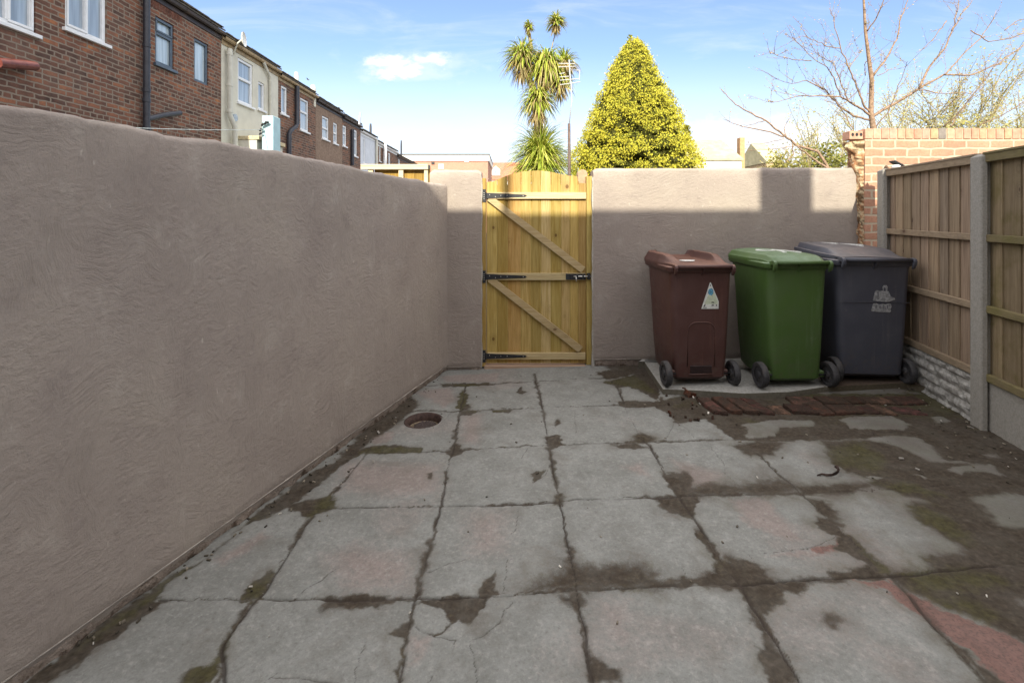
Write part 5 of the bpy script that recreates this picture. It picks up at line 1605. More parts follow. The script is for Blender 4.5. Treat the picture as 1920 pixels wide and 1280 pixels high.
m = MB(); m.tube([Vector((FX + .005, fY(437.5), fZ(437.5, 221))), Vector((FX + .06, fY(437.5), fZ(437.5, 221)))], .085, 18); m.build('wall_vent', mat_plain('blue_grey_vent', (.36, .42, .48), .5, .4), hB, bevel=.004)
m = MB(); m.box(FX + .02, FX + .5, fY(440), fY(493), -.4, fZ(440, 262)); m.build('lean_to', CREAM, hB, bevel=.01)
m = MB(); m.box(FX + .0, FX + .56, fY(439), fY(494), fZ(440, 262), fZ(440, 255)); m.build('lean_to_ledge', mat_plain('ochre_ledge', (.52, .44, .28), .8, .2), hB, bevel=.008)
# dish
c = Vector((FX + .28, fY(435), fZ(435, 74)))
td = thing('satellite_dish', 'white satellite dish seen side on at the eaves of the cream house', 'satellite dish', c[:])
m = MB(); n = 22
ax = Vector((.96, .22, .06)).normalized(); u = ax.orthogonal().normalized(); w = ax.cross(u)
rings = []
for rr_, dp in ((.165, -.0), (.162, .006), (.11, .032), (.055, .047), (.012, .052)):
    rings.append([c - ax * dp * -1 * -1 + (u * math.cos(2 * math.pi * k / n) + w * math.sin(2 * math.pi * k / n)) * rr_ * 1.0 for k in range(n)])
Mdish = rings
m.loft(rings, False, True)
m.loft([[p + ax * -.006 for p in r] for r in rings], False, True)
m.build('dish', mat_plain('dish_white', (.80, .79, .74), .4, .4, 8, .03), td, smooth=True)
m = MB(); m.tube([c - ax * .04, c - ax * .10 + Vector((-.05, 0, -.10)), Vector((FX, c.y + .05, c.z - .34))], .018, 8); m.build('dish_arm', PIPECREAM, td)
hC = house('brown brick house with a black kinked drainpipe beside the cream house', 522, 592, 5.17, OLDBRICK, GUTTERTAN, [
    dict(px=(527, 538.5), py=(159, 212), fw=.06), dict(px=(563, 578.5), py=(182, 243), bars=[('h', .58)], fw=.055)])
pipe(hC, 'downpipe', [(552, 162, .08), (552, 232, .08), (550, 237, .08), (539, 246, .08), (537, 252, .08), (537, 300, .08)], .060, PIPEBLACK, False)
hD = house('brown rendered house with two narrow white windows', 592, 642, 5.09, BROWNRENDER, GUTTERDARK, [
    dict(px=(604, 616.5), py=(216, 259), bars=[('h', .48)], fw=.06), dict(px=(625, 632.5), py=(229, 268), bars=[('h', .5)], fw=.06)])
hE = house('dark brick house with a black drainpipe and a metal flue between white windows', 642, 676, 5.03, OLDBRICK, GUTTERDARK, [
    dict(px=(642.6, 649.5), py=(234, 273), bars=[('h', .62)], fw=.07), dict(px=(661, 669.5), py=(241, 291), bars=[('h', .66)], fw=.07)])
pipe(hE, 'downpipe', [(657, 243, .08), (657, 310, .08)], .065, PIPEBLACK, False)
pipe(hE, 'metal_flue', [(666, 234, .16), (667.5, 212, .16)], .05, mat_plain('galvanised', (.42, .42, .44), .4, .5, 20, .1, metal=.6), False)
hF = house('pale blue white painted house in the middle of the terrace', 676, 705, 4.86, BLUEWHITE, WHITEPVC, [dict(px=(681.5, 685), py=(258, 306), fw=.06, glass=GLASSD)])
pipe(hF, 'downpipe', [(703.5, 263, .07), (703.5, 312, .07)], .06, PIPECREAM, False)
hG = house('small brick house with a white waste pipe far along the terrace', 705, 744, 4.74, OLDBRICK, WHITEPVC, [dict(px=(711, 714), py=(275, 302), fw=.07), dict(px=(728, 732), py=(286, 312), fw=.07)])
pipe(hG, 'soil_stack', [(717, 266, .12), (717, 277, .14), (716, 312, .14)], .085, WHITEPVC, False)
hH = house('last dark brick house at the far end of the terrace', 744, 781, 4.58, OLDBRICK, GUTTERDARK, [dict(px=(746.5, 750), py=(297, 316), fw=.08)])
for (px, py, h_, r_, mt, lab, hh) in ((541, 147, .14, .04, PIPECREAM, 'roof_vent', hC), (559, 159, .36, .065, CREAM, 'flue_terminal', hC), (590, 180, .34, .085, CREAM, 'chimney_pot', hC), (697, 253, .5, .05, PIPEBLACK, 'roof_vent', hF), (754, 293, .9, .05, PIPEBLACK, 'roof_vent', hH)):
    yy = fY(px); zz = fZ(px, py)
    m = MB(); m.tube([(FX - .05, yy, zz - .35), (FX - .05, yy, zz + h_ * .7), (FX - .05, yy, zz + h_)], [r_, r_, r_ * .75], 12); m.build(lab, mt, hh, autos=40)
m = MB(); yy = fY(451); zz = fZ(451, 80)
m.tube([(FX - .1, yy, zz - .3), (FX - .1, yy, zz + .02)], .05, 10); m.tube([(FX - .1, yy, zz + .03), (FX - .1, yy, zz + .06)], [.14, .10], 14); m.build('roof_vent', PIPEBLACK, hB, autos=40)

# pale blue upright cupboard/door panel standing by the cream house
t = thing('blue_panel', 'tall pale blue panel standing in front of the cream house', 'panel', (FX + .7, fY(505) * .92, -.4))
sc = .90
def Q(px, py, dx=0): return Vector(((px - CX) / F * 10.9 + dx, 10.9, H + (CY - py) / F * 10.9))
m = MB(); a, b = Q(491, 217), Q(512, 217)
m.box(a.x, b.x, 10.9, 11.25, -.4, a.z); m.build('panel_body', mat_plain('pale_blue_paint', (.40, .58, .62), .7, .3, 5, .08), t, bevel=.01)
t2 = thing('clothesline', 'thin grey clothesline with a few pegs strung in front of the terrace', 'clothesline', (FX, 8, 2.9))
m = MB(); A = Vector((-5.2, 6.6, H + (CY - 240) / F * 6.6)); Bq = Q(495, 243); L = []
for k in range(13):
    q = k / 12; p = A.lerp(Bq, q); p.z -= .05 * 4 * q * (1 - q) * .4; L.append(p)
m.tube(L, .006, 5); m.build('line', mat_plain('grey_line', (.42, .46, .46), .6, .3), t2)
m = MB()
for px, py, r in ((503, 232, .05), (497, 235, .045), (493, 245, .04), (492, 252, .035)):
    c = Q(px, py) + Vector((0, -.06, 0)); m.tube([c + Vector((-r, 0, -r * .5)), c + Vector((0, -.02, r * .4)), c + Vector((r, 0, r * .3))], [r * .5, r * .7, r * .4], 7)
m.build('pegs', BLACKMET, t2, smooth=True)

# fresh timber frame behind the left wall
def timber_frame():
    Y = 5.5
    g = lambda px, py, y=Y: P(px, py, y)
    t = thing('timber_pergola', 'fresh pale timber frame showing above the end of the left wall', 'timber frame', g(745, 420)[:])
    a, b = g(677, 309), g(803, 317.5)
    m = MB(); m.box(a.x, b.x, Y - .017, Y + .02, g(0, 318)[2], g(0, 309)[2] - .0165); m.build('top_beam', NEWWOOD, t, bevel=.003)
    for x0, x1 in ((747, 756), (795, 802), (690, 699)):
        m = MB(); m.box(g(x0, 0).x, g(x1, 0).x, Y - .0, Y + .05, -.2, g(0, 318.2)[2]); m.build('upright', NEWWOOD, t, bevel=.003)
    m = MB(); x = g(700, 0).x
    rr = random.Random(3)
    while x < g(795, 0).x:
        k = rr.uniform(.7, .95); m.box(x, x + .09, Y + .055, Y + .075, -.2, g(0, 312)[2], (k, k * .85, k * .6)); x += .092
    m.build('boards', GATEWOOD, t)
    m = MB(); m.box(g(677, 0).x, g(803, 0).x, Y - .02, Y + .14, g(0, 309)[2] - .016, g(0, 309)[2] + .004); m.build('top_board', NEWWOOD, t, bevel=.002)
    m = MB(); m.box(g(803.5, 0).x, g(806.5, 0).x, Y - .02, Y + .0, g(0, 317)[2], g(0, 310)[2]); m.build('bracket', BLACKMET, t)
timber_frame()

# ------------------------------------------------------------------ far buildings
def far_block(name, label, px0, px1, pytop, Y, depth, mat, extra=None):
    a, b = P(px0, pytop, Y), P(px1, pytop, Y)
    t = thing(name, label, 'building', ((a.x + b.x) / 2, Y, -.45))
    m = MB(); m.box(a.x, b.x, Y, Y + depth, -.45, a.z); m.build('wall', mat, t)
    return t, a, b
Yf = 46.0
WHITEP = mat_plain('white_masonry', (.78, .74, .68), .85, .2, .8, .06)
t, a, b = far_block('brick_building', 'long flat roofed red brick building with a pale parapet beyond the terrace', 745, 915, 302, Yf, 9, FARBRICK)
m = MB(); m.box(a.x, b.x + .12, Yf - .12, Yf + 9, a.z, P(0, 291, Yf).z); m.build('parapet', WHITEP, t)
m = MB(); m.box(a.x, b.x + .16, Yf - .16, Yf + 9, P(0, 291, Yf).z, P(0, 289, Yf).z); m.build('coping', PIPEBLACK, t)
for x0, x1, y0, y1 in ((822, 832, 308, 317), (871, 879, 300.5, 304)):
    m = MB(); q0, q1 = P(x0, y1, Yf), P(x1, y0, Yf); m.box(q0.x, q1.x, Yf - .06, Yf - .003, q0.z, q1.z); o = m.build('window', WHITEPVC, t)
    m = MB(); m.box(q0.x + .07, q1.x - .07, Yf - .064, Yf - .0605, q0.z + .07, q1.z - .07); m.build('pane', GLASS, o)
m = MB(); q = P(812, 306, Yf); m.box(q.x - .15, q.x + .15, Yf - .1, Yf - .003, q.z - .1, q.z + .1); m.build('lamp', BLACKMET, t)
ROOFRED = mat_plain('red_roof_tile', (.42, .17, .11), .85, .2, 3.0, .15)
ROOFGREEN = mat_plain('mossy_roof_tile', (.44, .39, .24), .9, .2, 1.5, .18, dirt=(.37, .33, .20))
def gable_house(label, px0, px1, pyeave, pyridge, Y, roofm, wallm, slope_in=4.0, cat='house'):
    a, b = P(px0, pyeave, Y), P(px1, pyeave, Y)
    zr = H + (CY - pyridge) / F * (Y + slope_in)
    t = thing('distant_house', label, cat, ((a.x + b.x) / 2, Y, -.45))
    m = MB(); m.box(a.x + .1, b.x - .1, Y + .15, Y + 2 * slope_in - .15, -.45, a.z)
    m.build('wall', wallm, t)
    m = MB()
    v = [Vector((a.x, Y, a.z)), Vector((b.x, Y, a.z)), Vector((b.x, Y + slope_in, zr)), Vector((a.x, Y + slope_in, zr)), Vector((a.x, Y + 2 * slope_in, a.z)), Vector((b.x, Y + 2 * slope_in, a.z))]
    u = [p + Vector((0, 0, .15)) for p in v]
    m.add(v + u, [(0, 1, 2, 3), (3, 2, 5, 4), (6, 7, 8, 9), (9, 8, 11, 10), (0, 1, 7, 6), (4, 5, 11, 10), (0, 3, 9, 6), (3, 4, 10, 9), (1, 2, 8, 7), (2, 5, 11, 8)])
    # gable infill
    m.add([v[0], v[3], v[4]], [(0, 1, 2)]); m.add([v[1], v[2], v[5]], [(0, 1, 2)])
    m.build('roof', roofm, t)
    return t, a, b, zr
t, a, b, zr = gable_house('distant house with a red tiled roof and one white dormer seen over the gate', 905, 985, 338, 307, 58, ROOFRED, WHITEP)
m = MB(); Yd = 58.6
c0, c1 = P(922, 329, Yd), P(937.5, 329, Yd); zt = P(930, 318, Yd).z; za = P(930, 311, Yd).z
m.prism([c0, c1, Vector((c1.x, Yd, zt)), Vector(((c0.x + c1.x) / 2, Yd, za)), Vector((c0.x, Yd, zt))], (0, 1, 0), 3.0); o = m.build('dormer', WHITEP, t)
m = MB(); m.box((c0.x + c1.x) / 2 - .22, (c0.x + c1.x) / 2 + .22, Yd - .03, Yd - .003, c0.z + .2, zt); m.build('pane', GLASS, o)
t, a, b, zr = gable_house('white building with a pale mossy tiled roof right of the conifer', 1283, 1394, 301, 265, 40, ROOFGREEN, WHITEP, 4.2, 'building')
for x0 in (1333, 1371):
    m = MB(); q0, q1 = P(x0, 311, 40.15), P(x0 + 6, 306.5, 40.15); m.box(q0.x, q1.x, 40.10, 40.148, q0.z, q1.z); m.build('window', mat_plain('pale_grey_frame', (.6, .6, .6), .5, .4), t)
m = MB(); q = P(1392, 258, 44); m.box(q.x - .22, q.x + .22, 44, 44.6, 5, q.z); m.build('chimney', mat_plain('orange_chimney', (.45, .27, .14), .9, .2, 5, .15), t)
t, a, b, zr = gable_house('distant tan gabled house behind the shrubs', 1437, 1466, 305, 272, 46, ROOFGREEN, mat_plain('tan_wall', (.42, .31, .18), .9, .2, 2, .15), 3.0)

# ------------------------------------------------------------------ the house behind the camera (its shadow falls over the yard)
def rear_house():
    ez = 5.35
    yh = YB - (ez - 1.455) / SUN_K
    t = thing('rear_house', 'unseen pale house with a chimney at the near end of the yard', 'house', (1, yh - 3, -.45))
    m = MB(); m.box(-5.9, 9.5, yh - 7, yh - .12, -.45, ez - .04); m.build('wall', CREAM, t)  # unseen wall, made pale to bounce light into the yard
    m = MB(); m.box(-5.9, 9.5, yh - .12, yh, ez - .14, ez)
    m.prism([Vector((-5.9, yh - .02, ez + .002)), Vector((-5.9, yh - 7, ez + .002)), Vector((-5.9, yh - 3.5, ez + 1.75))], (1, 0, 0), 15.4)
    m.build('roof', SLATE, t)
    xs = lambda px: (px - CX) / F * YB - SUN_TX * (YB - yh + .35)
    m = MB(); m.box(xs(1425), xs(1520), yh - .75, yh - .25, ez - .1, ez + 2.1); m.build('chimney', OLDBRICK, t)
    xg = (949.5 - CX) / F * 4.70 - SUN_TX * (4.70 - yh)
    m = MB(); m.tube([(xg, yh - .06, ez - 2), (xg, yh - .06, ez + 1.6)], .045, 10); m.build('vent_pipe', PIPEBLACK, t)
    for x0 in (-1.6, 1.2):
        m = MB(); m.box(x0, x0 + 1.1, yh - .14, yh - .10, .9 + 2.2, 2.1 + 2.2); m.build('window', WHITEPVC, t)
rear_house()

# ------------------------------------------------------------------ vegetation
def strap_leaf(mb, base, d, L, w, droop, c0, c1, rnd):
    d = d.normalized()
    side = d.cross(Vector((0, 0, 1)))
    if side.length < .05: side = Vector((1, 0, 0))
    side.normalize()
    side = (side + Vector((rnd.uniform(-.4, .4), rnd.uniform(-.4, .4), rnd.uniform(-.3, .3)))).normalized()
    n = 6
    p = base.copy(); v = []; f = []; c = []
    for i in range(n + 1):
        q = i / n
        ww = w * (1 - q) ** .6 * (0.6 + .4 * min(1, q * 5))
        v += [p - side * ww, p + side * ww]
        k = [c0[j] * (1 - q) + c1[j] * q for j in range(3)]
        c += [tuple(k), tuple(k)]
        d2 = (d + Vector((0, 0, -1)) * droop * q * q * 2.0).normalized()
        p = p + d2 * (L / n)
    for i in range(n):
        f.append((2 * i, 2 * i + 1, 2 * i + 3, 2 * i + 2))
    mb.add(v, f, c)
def cordyline():
    Y = 10.0
    rnd = random.Random(21)
    base = P(1012, 520, Y); base.z = -.45
    t = thing('palm_tree', 'tall shaggy cabbage palm with several leafy heads behind the gate', 'tree', base[:])
    GR = [(.33, .39, .055), (.42, .44, .075), (.22, .29, .040), (.48, .46, .12)]
    DRY = [(.46, .36, .17), (.38, .26, .12), (.54, .44, .22)]
    heads = [  # px,py, radius px, n, droop bias, dry share
        (1042, 40, 19, 260, 1.0, .22), (991, 48, 12, 110, 1.0, .25), (979, 100, 38, 520, 1.3, .28), (1024, 112, 44, 560, 2.0, .20), (1058, 115, 28, 330, 1.3, .50), (1008, 180, 38, 460, 1.5, .18), (1014, 278, 57, 1100, .8, .02), (1050, 150, 28, 260, 1.6, .32), (1015, 312, 60, 600, .8, .03)]
    tr = MB()
    def limb(pts, r0, r1):
        L = [P(a, b, Y + .05 * i) for i, (a, b) in enumerate(pts)]
        tr.tube(L, [r0 + (r1 - r0) * i / (len(L) - 1) for i in range(len(L))], 9)
    b0 = (1012, 520)
    limb([b0, (1013, 330), (1010, 250), (1010, 190)], .14, .09)
    limb([(1010, 250), (1000, 170), (980, 112)], .08, .06); limb([(1010, 230), (1020, 170), (1026, 120)], .08, .06)
    limb([(1020, 170), (1045, 140), (1056, 120)], .06, .05); limb([(984, 120), (996, 90), (993, 68), (991, 54)], .05, .025)
    limb([(1026, 125), (1033, 95), (1040, 68), (1042, 52)], .012, .010)
    tr.build('trunk', BARKPALE, t, smooth=True)
    for hx, hy, rp, n, dr, dry in heads:
        mb = MB()
        off = Vector((0, rnd.uniform(-.1, .12), 0))
        c = P(hx, hy, Y) + off
        R = rp / F * Y
        for i in range(n):
            th = rnd.uniform(0, 2 * math.pi)
            el = math.asin(rnd.uniform(-.55, .98))
            d = Vector((math.cos(th) * math.cos(el), math.sin(th) * math.cos(el), math.sin(el)))
            isdry = rnd.random() < dry * (1.6 if el < .2 else .4)
            g = rnd.choice(DRY if isdry else GR)
            g = vary(g, .25)
            tip = tuple(x * 1.15 for x in g) if not isdry else tuple(x * .9 for x in g)
            L = R * rnd.uniform(.9, 1.45) * (1.15 if el < 0 else 1.0)
            strap_leaf(mb, c + Vector((0, 0, -rnd.uniform(0, .35) * R)), d, L, rnd.uniform(.011, .019), dr * rnd.uniform(.5, 1.2), g, tip, rnd)
        if dry > .15:   # skirt of hanging dead leaves
            for i in range(int(n * .35)):
                th = rnd.uniform(0, 2 * math.pi)
                d = Vector((math.cos(th) * .55, math.sin(th) * .55, -.5))
                g = vary(rnd.choice(DRY), .25)
                strap_leaf(mb, c + Vector((0, 0, -R * rnd.uniform(.2, .9))), d, R * rnd.uniform(.7, 1.25), rnd.uniform(.008, .015), 1.2, g, tuple(x * .7 for x in g), rnd)
        mb.build('leaf_head', LEAF, t)
cordyline()

def conifer():
    Y = 11.5
    rnd = random.Random(31)
    prof = [(66, 1), (78, 9), (90, 22), (110, 31), (130, 42), (160, 55), (190, 68), (215, 80), (240, 90), (265, 100), (290, 110), (312, 117), (350, 124), (420, 128)]
    def rad(py):
        for (a, ra), (b, rb) in zip(prof[:-1], prof[1:]):
            if a <= py <= b: return ra + (rb - ra) * (py - a) / (b - a)
        return prof[-1][1]
    cxp = 1187
    base = P(cxp, 560, Y); base.z = -.45
    t = thing('conifer_tree', 'dense golden yellow conifer with a pointed top behind the right hand wall', 'tree', base[:])
    s = Y / F
    tr = MB(); tr.tube([base, P(cxp, 300, Y), P(cxp - 4, 70, Y)], [.16, .10, .015], 8); tr.build('trunk', BARK, t)
    inner = MB(); rings = []; cols = []
    for py in range(80, 432, 4):
        r = rad(py) * s * .84
        ring = []
        for k in range(90):
            a = 2 * math.pi * k / 90
            gp = float(fbm(np.array([math.cos(a) * 3 + 7]), np.array([py * .05 + math.sin(a) * 3]), 1.6, 3)[0])
            q = r * (1 + .40 * (gp - .5) + rnd.uniform(-.05, .05))
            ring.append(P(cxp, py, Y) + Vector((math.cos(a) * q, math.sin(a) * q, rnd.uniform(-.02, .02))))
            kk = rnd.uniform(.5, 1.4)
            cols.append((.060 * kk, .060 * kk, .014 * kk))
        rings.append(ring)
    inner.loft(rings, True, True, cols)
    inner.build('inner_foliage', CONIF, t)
    mb = MB()
    def spray(c, out, sz, col, face=None):
        """small flat fan of scale foliage"""
        out = out.normalized()
        up = Vector((rnd.uniform(-.5, .5), rnd.uniform(-.5, .5), rnd.uniform(.2, 1.0)))
        if face is not None: up = face + Vector((rnd.uniform(-.55, .55), rnd.uniform(-.55, .55), rnd.uniform(-.2, .8)))
        side = out.cross(up)
        if side.length < 1e-3: return
        side.normalize()
        nrm = side.cross(out)
        v = []; f = []; cs = []
        for k in (-2, -1, 0, 1, 2):
            a = k * .42 + rnd.uniform(-.12, .12)
            d = (out * math.cos(a) + side * math.sin(a) + nrm * rnd.uniform(-.2, .2)).normalized()
            L = sz * rnd.uniform(.7, 1.1) * (1 - .1 * abs(k))
            w = (side * math.cos(a) - out * math.sin(a)) * sz * .17
            o = len(v)
            v += [c - w * .3, c + d * L * .5 - w * .8, c + d * L, c + d * L * .5 + w * .8]
            f.append((o, o + 1, o + 2, o + 3))
            kk = rnd.uniform(.85, 1.15)
            cc = tuple(x * kk for x in col)
            cs += [tuple(x * .72 for x in cc), cc, tuple(x * 1.12 for x in cc), cc]
        mb.add(v, f, cs)
    clumps = 0
    while clumps < 6800:
        py = rnd.uniform(72, 415)
        if rnd.random() > (rad(py) + 10) / 128: continue
        a = rnd.uniform(0, 2 * math.pi)
        if math.sin(a) > .45 and rnd.random() < .8: continue
        gap = float(fbm(np.array([math.cos(a) * 3 + 7]), np.array([py * .05 + math.sin(a) * 3]), 1.6, 3)[0])
        clumps += 1
        if gap < .375 and py > 100: continue
        if rnd.random() < .30 and float(vnoise(np.array([a * 9.0 + 31]), np.array([py * .16]))[0]) < .45: continue
        if float(vnoise(np.array([a * 5.0 * max(.4, rad(py) / 80) + 11]), np.array([py * .11 + 3]))[0]) < .20 and py > 100: continue
        lump = 1 + .03 * math.sin(a * 4 + py * .05) + .03 * math.sin(a * 9 - py * .11) + .22 * (gap - .5) + rnd.uniform(-.08, .03)
        r = rad(py) * s * lump
        c = P(cxp + (2 if py < 100 else 0), py, Y) + Vector((math.cos(a) * r, math.sin(a) * r, 0))
        out = Vector((math.cos(a), math.sin(a), .25)).normalized()
        tan = Vector((-math.sin(a), math.cos(a), 0))
        tone = rnd.random()
        if tone < .72: col = (.56, .505, .060)
        elif tone < .92: col = (.46, .435, .055)
        else: col = (.28, .30, .042)
        cr = .070 if py > 110 else .045
        for q in range(9):
            o = tan * rnd.gauss(0, cr * .7) + Vector((0, 0, rnd.gauss(0, cr * .6))) + out * rnd.gauss(0, cr * .5)
            g = tan * rnd.uniform(-1, 1) + Vector((0, 0, rnd.uniform(-.35, .9))) + out * rnd.uniform(.1, .9)
            spray(c + o - out * .02, g, rnd.uniform(.024, .046), vary(col, .10), out)
    # leader tip and the side tuft
    for q in range(45):
        c = P(1181 + rnd.gauss(0, 2.2), rnd.uniform(68, 92), Y); spray(c, Vector((rnd.uniform(-1, 1), rnd.uniform(-1, 0), 1.2)), .06, (.26, .27, .03))
    for q in range(260):
        c = P(1286 + rnd.gauss(0, 4.0), rnd.uniform(236, 270), Y - .1); spray(c, Vector((rnd.uniform(-.5, 1), rnd.uniform(-1, 0), rnd.uniform(-.2, 1))), .06, (.36, .34, .04))
    mb.build('crown', CONIF, t)
conifer()

def twig_tube(mb, pts, r0, r1, n=5, col=(1, 1, 1)):
    L = len(pts)
    mb.tube(pts, [r0 + (r1 - r0) * i / (L - 1) for i in range(L)], n, col)
def bare_tree():
    Y = 8.2
    rnd = random.Random(41)
    z4 = lambda L: [(1340 + x / 3.31, y / 3.31) for x, y in L]
    main = [
        ([(985, 1500), (985, 900), (985, 800), (970, 700), (975, 500), (955, 350), (935, 190), (925, 0), (915, -200), (925, -330)], .060, .008, 0),
        ([(985, 470), (1040, 400), (1090, 320), (1130, 250), (1160, 100), (1200, 0), (1230, -120)], .024, .006, .3),
        ([(940, 200), (1000, 120), (1050, 0), (1070, -100)], .016, .005, -.4),
        ([(985, 720), (1060, 675), (1150, 625), (1270, 550), (1420, 465), (1600, 465), (1760, 400), (1920, 280), (2050, 200)], .034, .008, .5),
        ([(1270, 550), (1330, 420), (1430, 300), (1480, 180), (1510, 60), (1520, -60)], .024, .006, .2),
        ([(1430, 465), (1540, 340), (1650, 240), (1710, 150), (1750, 60)], .016, .005, .7),
        ([(1470, 190), (1520, 110), (1590, 20), (1630, -50)], .014, .004, .1),
        ([(1440, 130), (1380, 210), (1310, 290), (1250, 330)], .011, .004, .0),
        ([(970, 720), (900, 670), (840, 635), (780, 600), (640, 595), (540, 595), (400, 630), (305, 640)], .026, .004, -.4),
        ([(960, 745), (860, 720), (770, 660), (690, 560), (570, 500), (480, 520), (360, 490)], .024, .004, .3),
        ([(965, 700), (920, 640), (880, 540), (840, 440), (780, 290), (740, 130), (710, 50)], .024, .005, -.2),
        ([(780, 600), (740, 480), (700, 420), (620, 370), (500, 250), (450, 160)], .014, .004, -.5),
        ([(780, 300), (700, 290), (620, 250), (540, 225), (470, 260)], .011, .004, -.3), ([(600, 378), (480, 370), (400, 350), (335, 328)], .010, .003, -.6),
        ([(840, 640), (790, 540), (760, 450), (740, 400), (690, 370), (630, 330), (590, 265)], .013, .004, .1),
        ([(1000, 790), (1080, 690), (1130, 560), (1180, 430), (1200, 380)], .014, .004, -.5),
        ([(1420, 790), (1500, 720), (1580, 620), (1700, 470), (1780, 340)], .013, .004, -.6), ([(1640, 780), (1780, 720), (1920, 630), (2000, 590)], .012, .004, -.3),
        ([(1270, 560), (1400, 580), (1560, 575), (1480, 630), (1410, 690)], .012, .004, .4), ([(1590, 190), (1700, 260), (1830, 240), (1920, 210), (2000, 180)], .012, .004, .3),
        ([(1800, 190), (1880, 130), (1960, 110)], .011, .004, .1), ([(1460, 790), (1520, 690), (1640, 540), (1720, 430)], .012, .004, .2),
        ([(860, 800), (800, 700), (750, 620), (700, 580), (600, 500)], .011, .003, .5), ([(830, 430), (900, 330), (905, 310)], .009, .003, .2),
        ([(935, 470), (930, 400), (945, 380)], .010, .003, -.2), ([(1010, 470), (1080, 435), (1160, 425)], .010, .003, .2), ([(890, 560), (830, 620), (760, 660)], .009, .003, 0),
    ]
    base = P(1637.5, 520, Y); base.z = -.3
    t = thing('bare_tree', 'leafless budding tree with spreading branches behind the red brick wall', 'tree', base[:])
    trunk = MB(); br = MB(); buds = MB()
    def bud(p, sz):
        d = Vector((rnd.uniform(-1, 1), rnd.uniform(-1, 1), rnd.uniform(-.3, 1))).normalized()
        s_ = d.orthogonal().normalized() * sz * .45
        k = rnd.uniform(.8, 1.2)
        c = rnd.choice(((.42, .33, .16), (.48, .38, .20), (.36, .22, .12), (.40, .36, .14)))
        buds.add([p, p + d * sz * .5 - s_, p + d * sz, p + d * sz * .5 + s_], [(0, 1, 2, 3)], tuple(x * k for x in c))
    def twig(p, d, L, r, lev):
        n = 5; pts = [p]; q = p.copy(); d = d.normalized()
        for i in range(n):
            d = (d + Vector((rnd.uniform(-.16, .16), rnd.uniform(-.16, .16), rnd.uniform(-.08, .16)))).normalized()
            q = q + d * (L / n); pts.append(q.copy())
        twig_tube(br, pts, r, r * .45, 4)
        for q in pts[1:]:
            if rnd.random() < .8: bud(q + Vector((rnd.uniform(-.006, .006),) * 3), rnd.uniform(.016, .034))
        if lev > 0:
            for i in (2, 3, 4):
                if rnd.random() < .6:
                    dd = (d + Vector((rnd.uniform(-.9, .9), rnd.uniform(-.9, .9), rnd.uniform(-.4, .8)))).normalized()
                    twig(pts[i], dd, L * rnd.uniform(.35, .65), r * .6, lev - 1)
    for k, (L, r0, r1, dy) in enumerate(main):
        pts = []
        for i, (px, py) in enumerate(z4(L)):
            pts.append(P(px, py, Y + dy * (i / max(1, len(L) - 1))))
        if k == 0: pts[0].z = -.3
        # subdivide with jitter
        fine = []
        for a, b in zip(pts[:-1], pts[1:]):
            for j in range(4):
                q = a.lerp(b, j / 4)
                if j and k: q += Vector((rnd.gauss(0, .006), rnd.gauss(0, .008), rnd.gauss(0, .006)))
                fine.append(q)
        fine.append(pts[-1])
        twig_tube(trunk if k == 0 else br, fine, r0 * (.95 if k == 0 else .78), r1 * .7, 8 if k == 0 else 6)
        for i in range(2, len(fine) - 1):
            if k == 0 and i < 14: continue
            if rnd.random() < .58:
                d = (fine[i + 1] - fine[i]).normalized()
                dd = d * .7 + Vector((rnd.uniform(-.8, .8), rnd.uniform(-.8, .8), rnd.uniform(-.1, .9)))
                twig(fine[i], dd, rnd.uniform(.14, .55), .0032, 1)
            if i > len(fine) * .4 and rnd.random() < .7: bud(fine[i], rnd.uniform(.02, .04))
    trunk.build('trunk', BARK, t, smooth=True); br.build('branches', BARK, t, smooth=True); buds.build('buds', BUDS, t)
    # second, low branching shrub left of it
    t2 = thing('bare_shrub', 'thin bare budding shrub reaching left over the rendered wall', 'shrub', P(1560, 420, 7.0)[:])
    br = MB(); buds = MB()
    Y2 = 7.0
    for L, r0, r1 in (([(760, 1300), (730, 1080), (640, 940), (510, 905), (430, 840), (320, 750), (200, 690), (130, 650), (80, 600), (40, 555)], .022, .004), ([(430, 850), (350, 820), (200, 790), (110, 765), (50, 738)], .012, .003),
                      ([(730, 1060), (620, 990), (510, 905)], .016, .010), ([(320, 745), (250, 770), (160, 778)], .008, .003), ([(480, 890), (490, 960), (430, 1010)], .010, .005), ([(440, 850), (430, 800), (475, 720)], .008, .003),
                      ([(510, 905), (360, 925), (200, 935)], .006, .003), ([(430, 860), (300, 890), (190, 900)], .006, .003)):
        pts = [P(a, b, Y2 + .04 * i) for i, (a, b) in enumerate(z4(L))]
        fine = []
        for a, b in zip(pts[:-1], pts[1:]):
            for j in range(4):
                q = a.lerp(b, j / 4)
                if j: q += Vector((rnd.gauss(0, .005), 0, rnd.gauss(0, .005)))
                fine.append(q)
        fine.append(pts[-1])
        twig_tube(br, fine, r0, r1, 6)
        for i in range(3, len(fine) - 1):
            if rnd.random() < .28: twig(fine[i], (fine[i + 1] - fine[i]).normalized() * .6 + Vector((rnd.uniform(-.5, .5), rnd.uniform(-.5, .5), rnd.uniform(.1, .9))), rnd.uniform(.08, .28), .003, 0)
    br.build('branches', BARK, t2, smooth=True); buds.build('buds', BUDS, t2)
bare_tree()

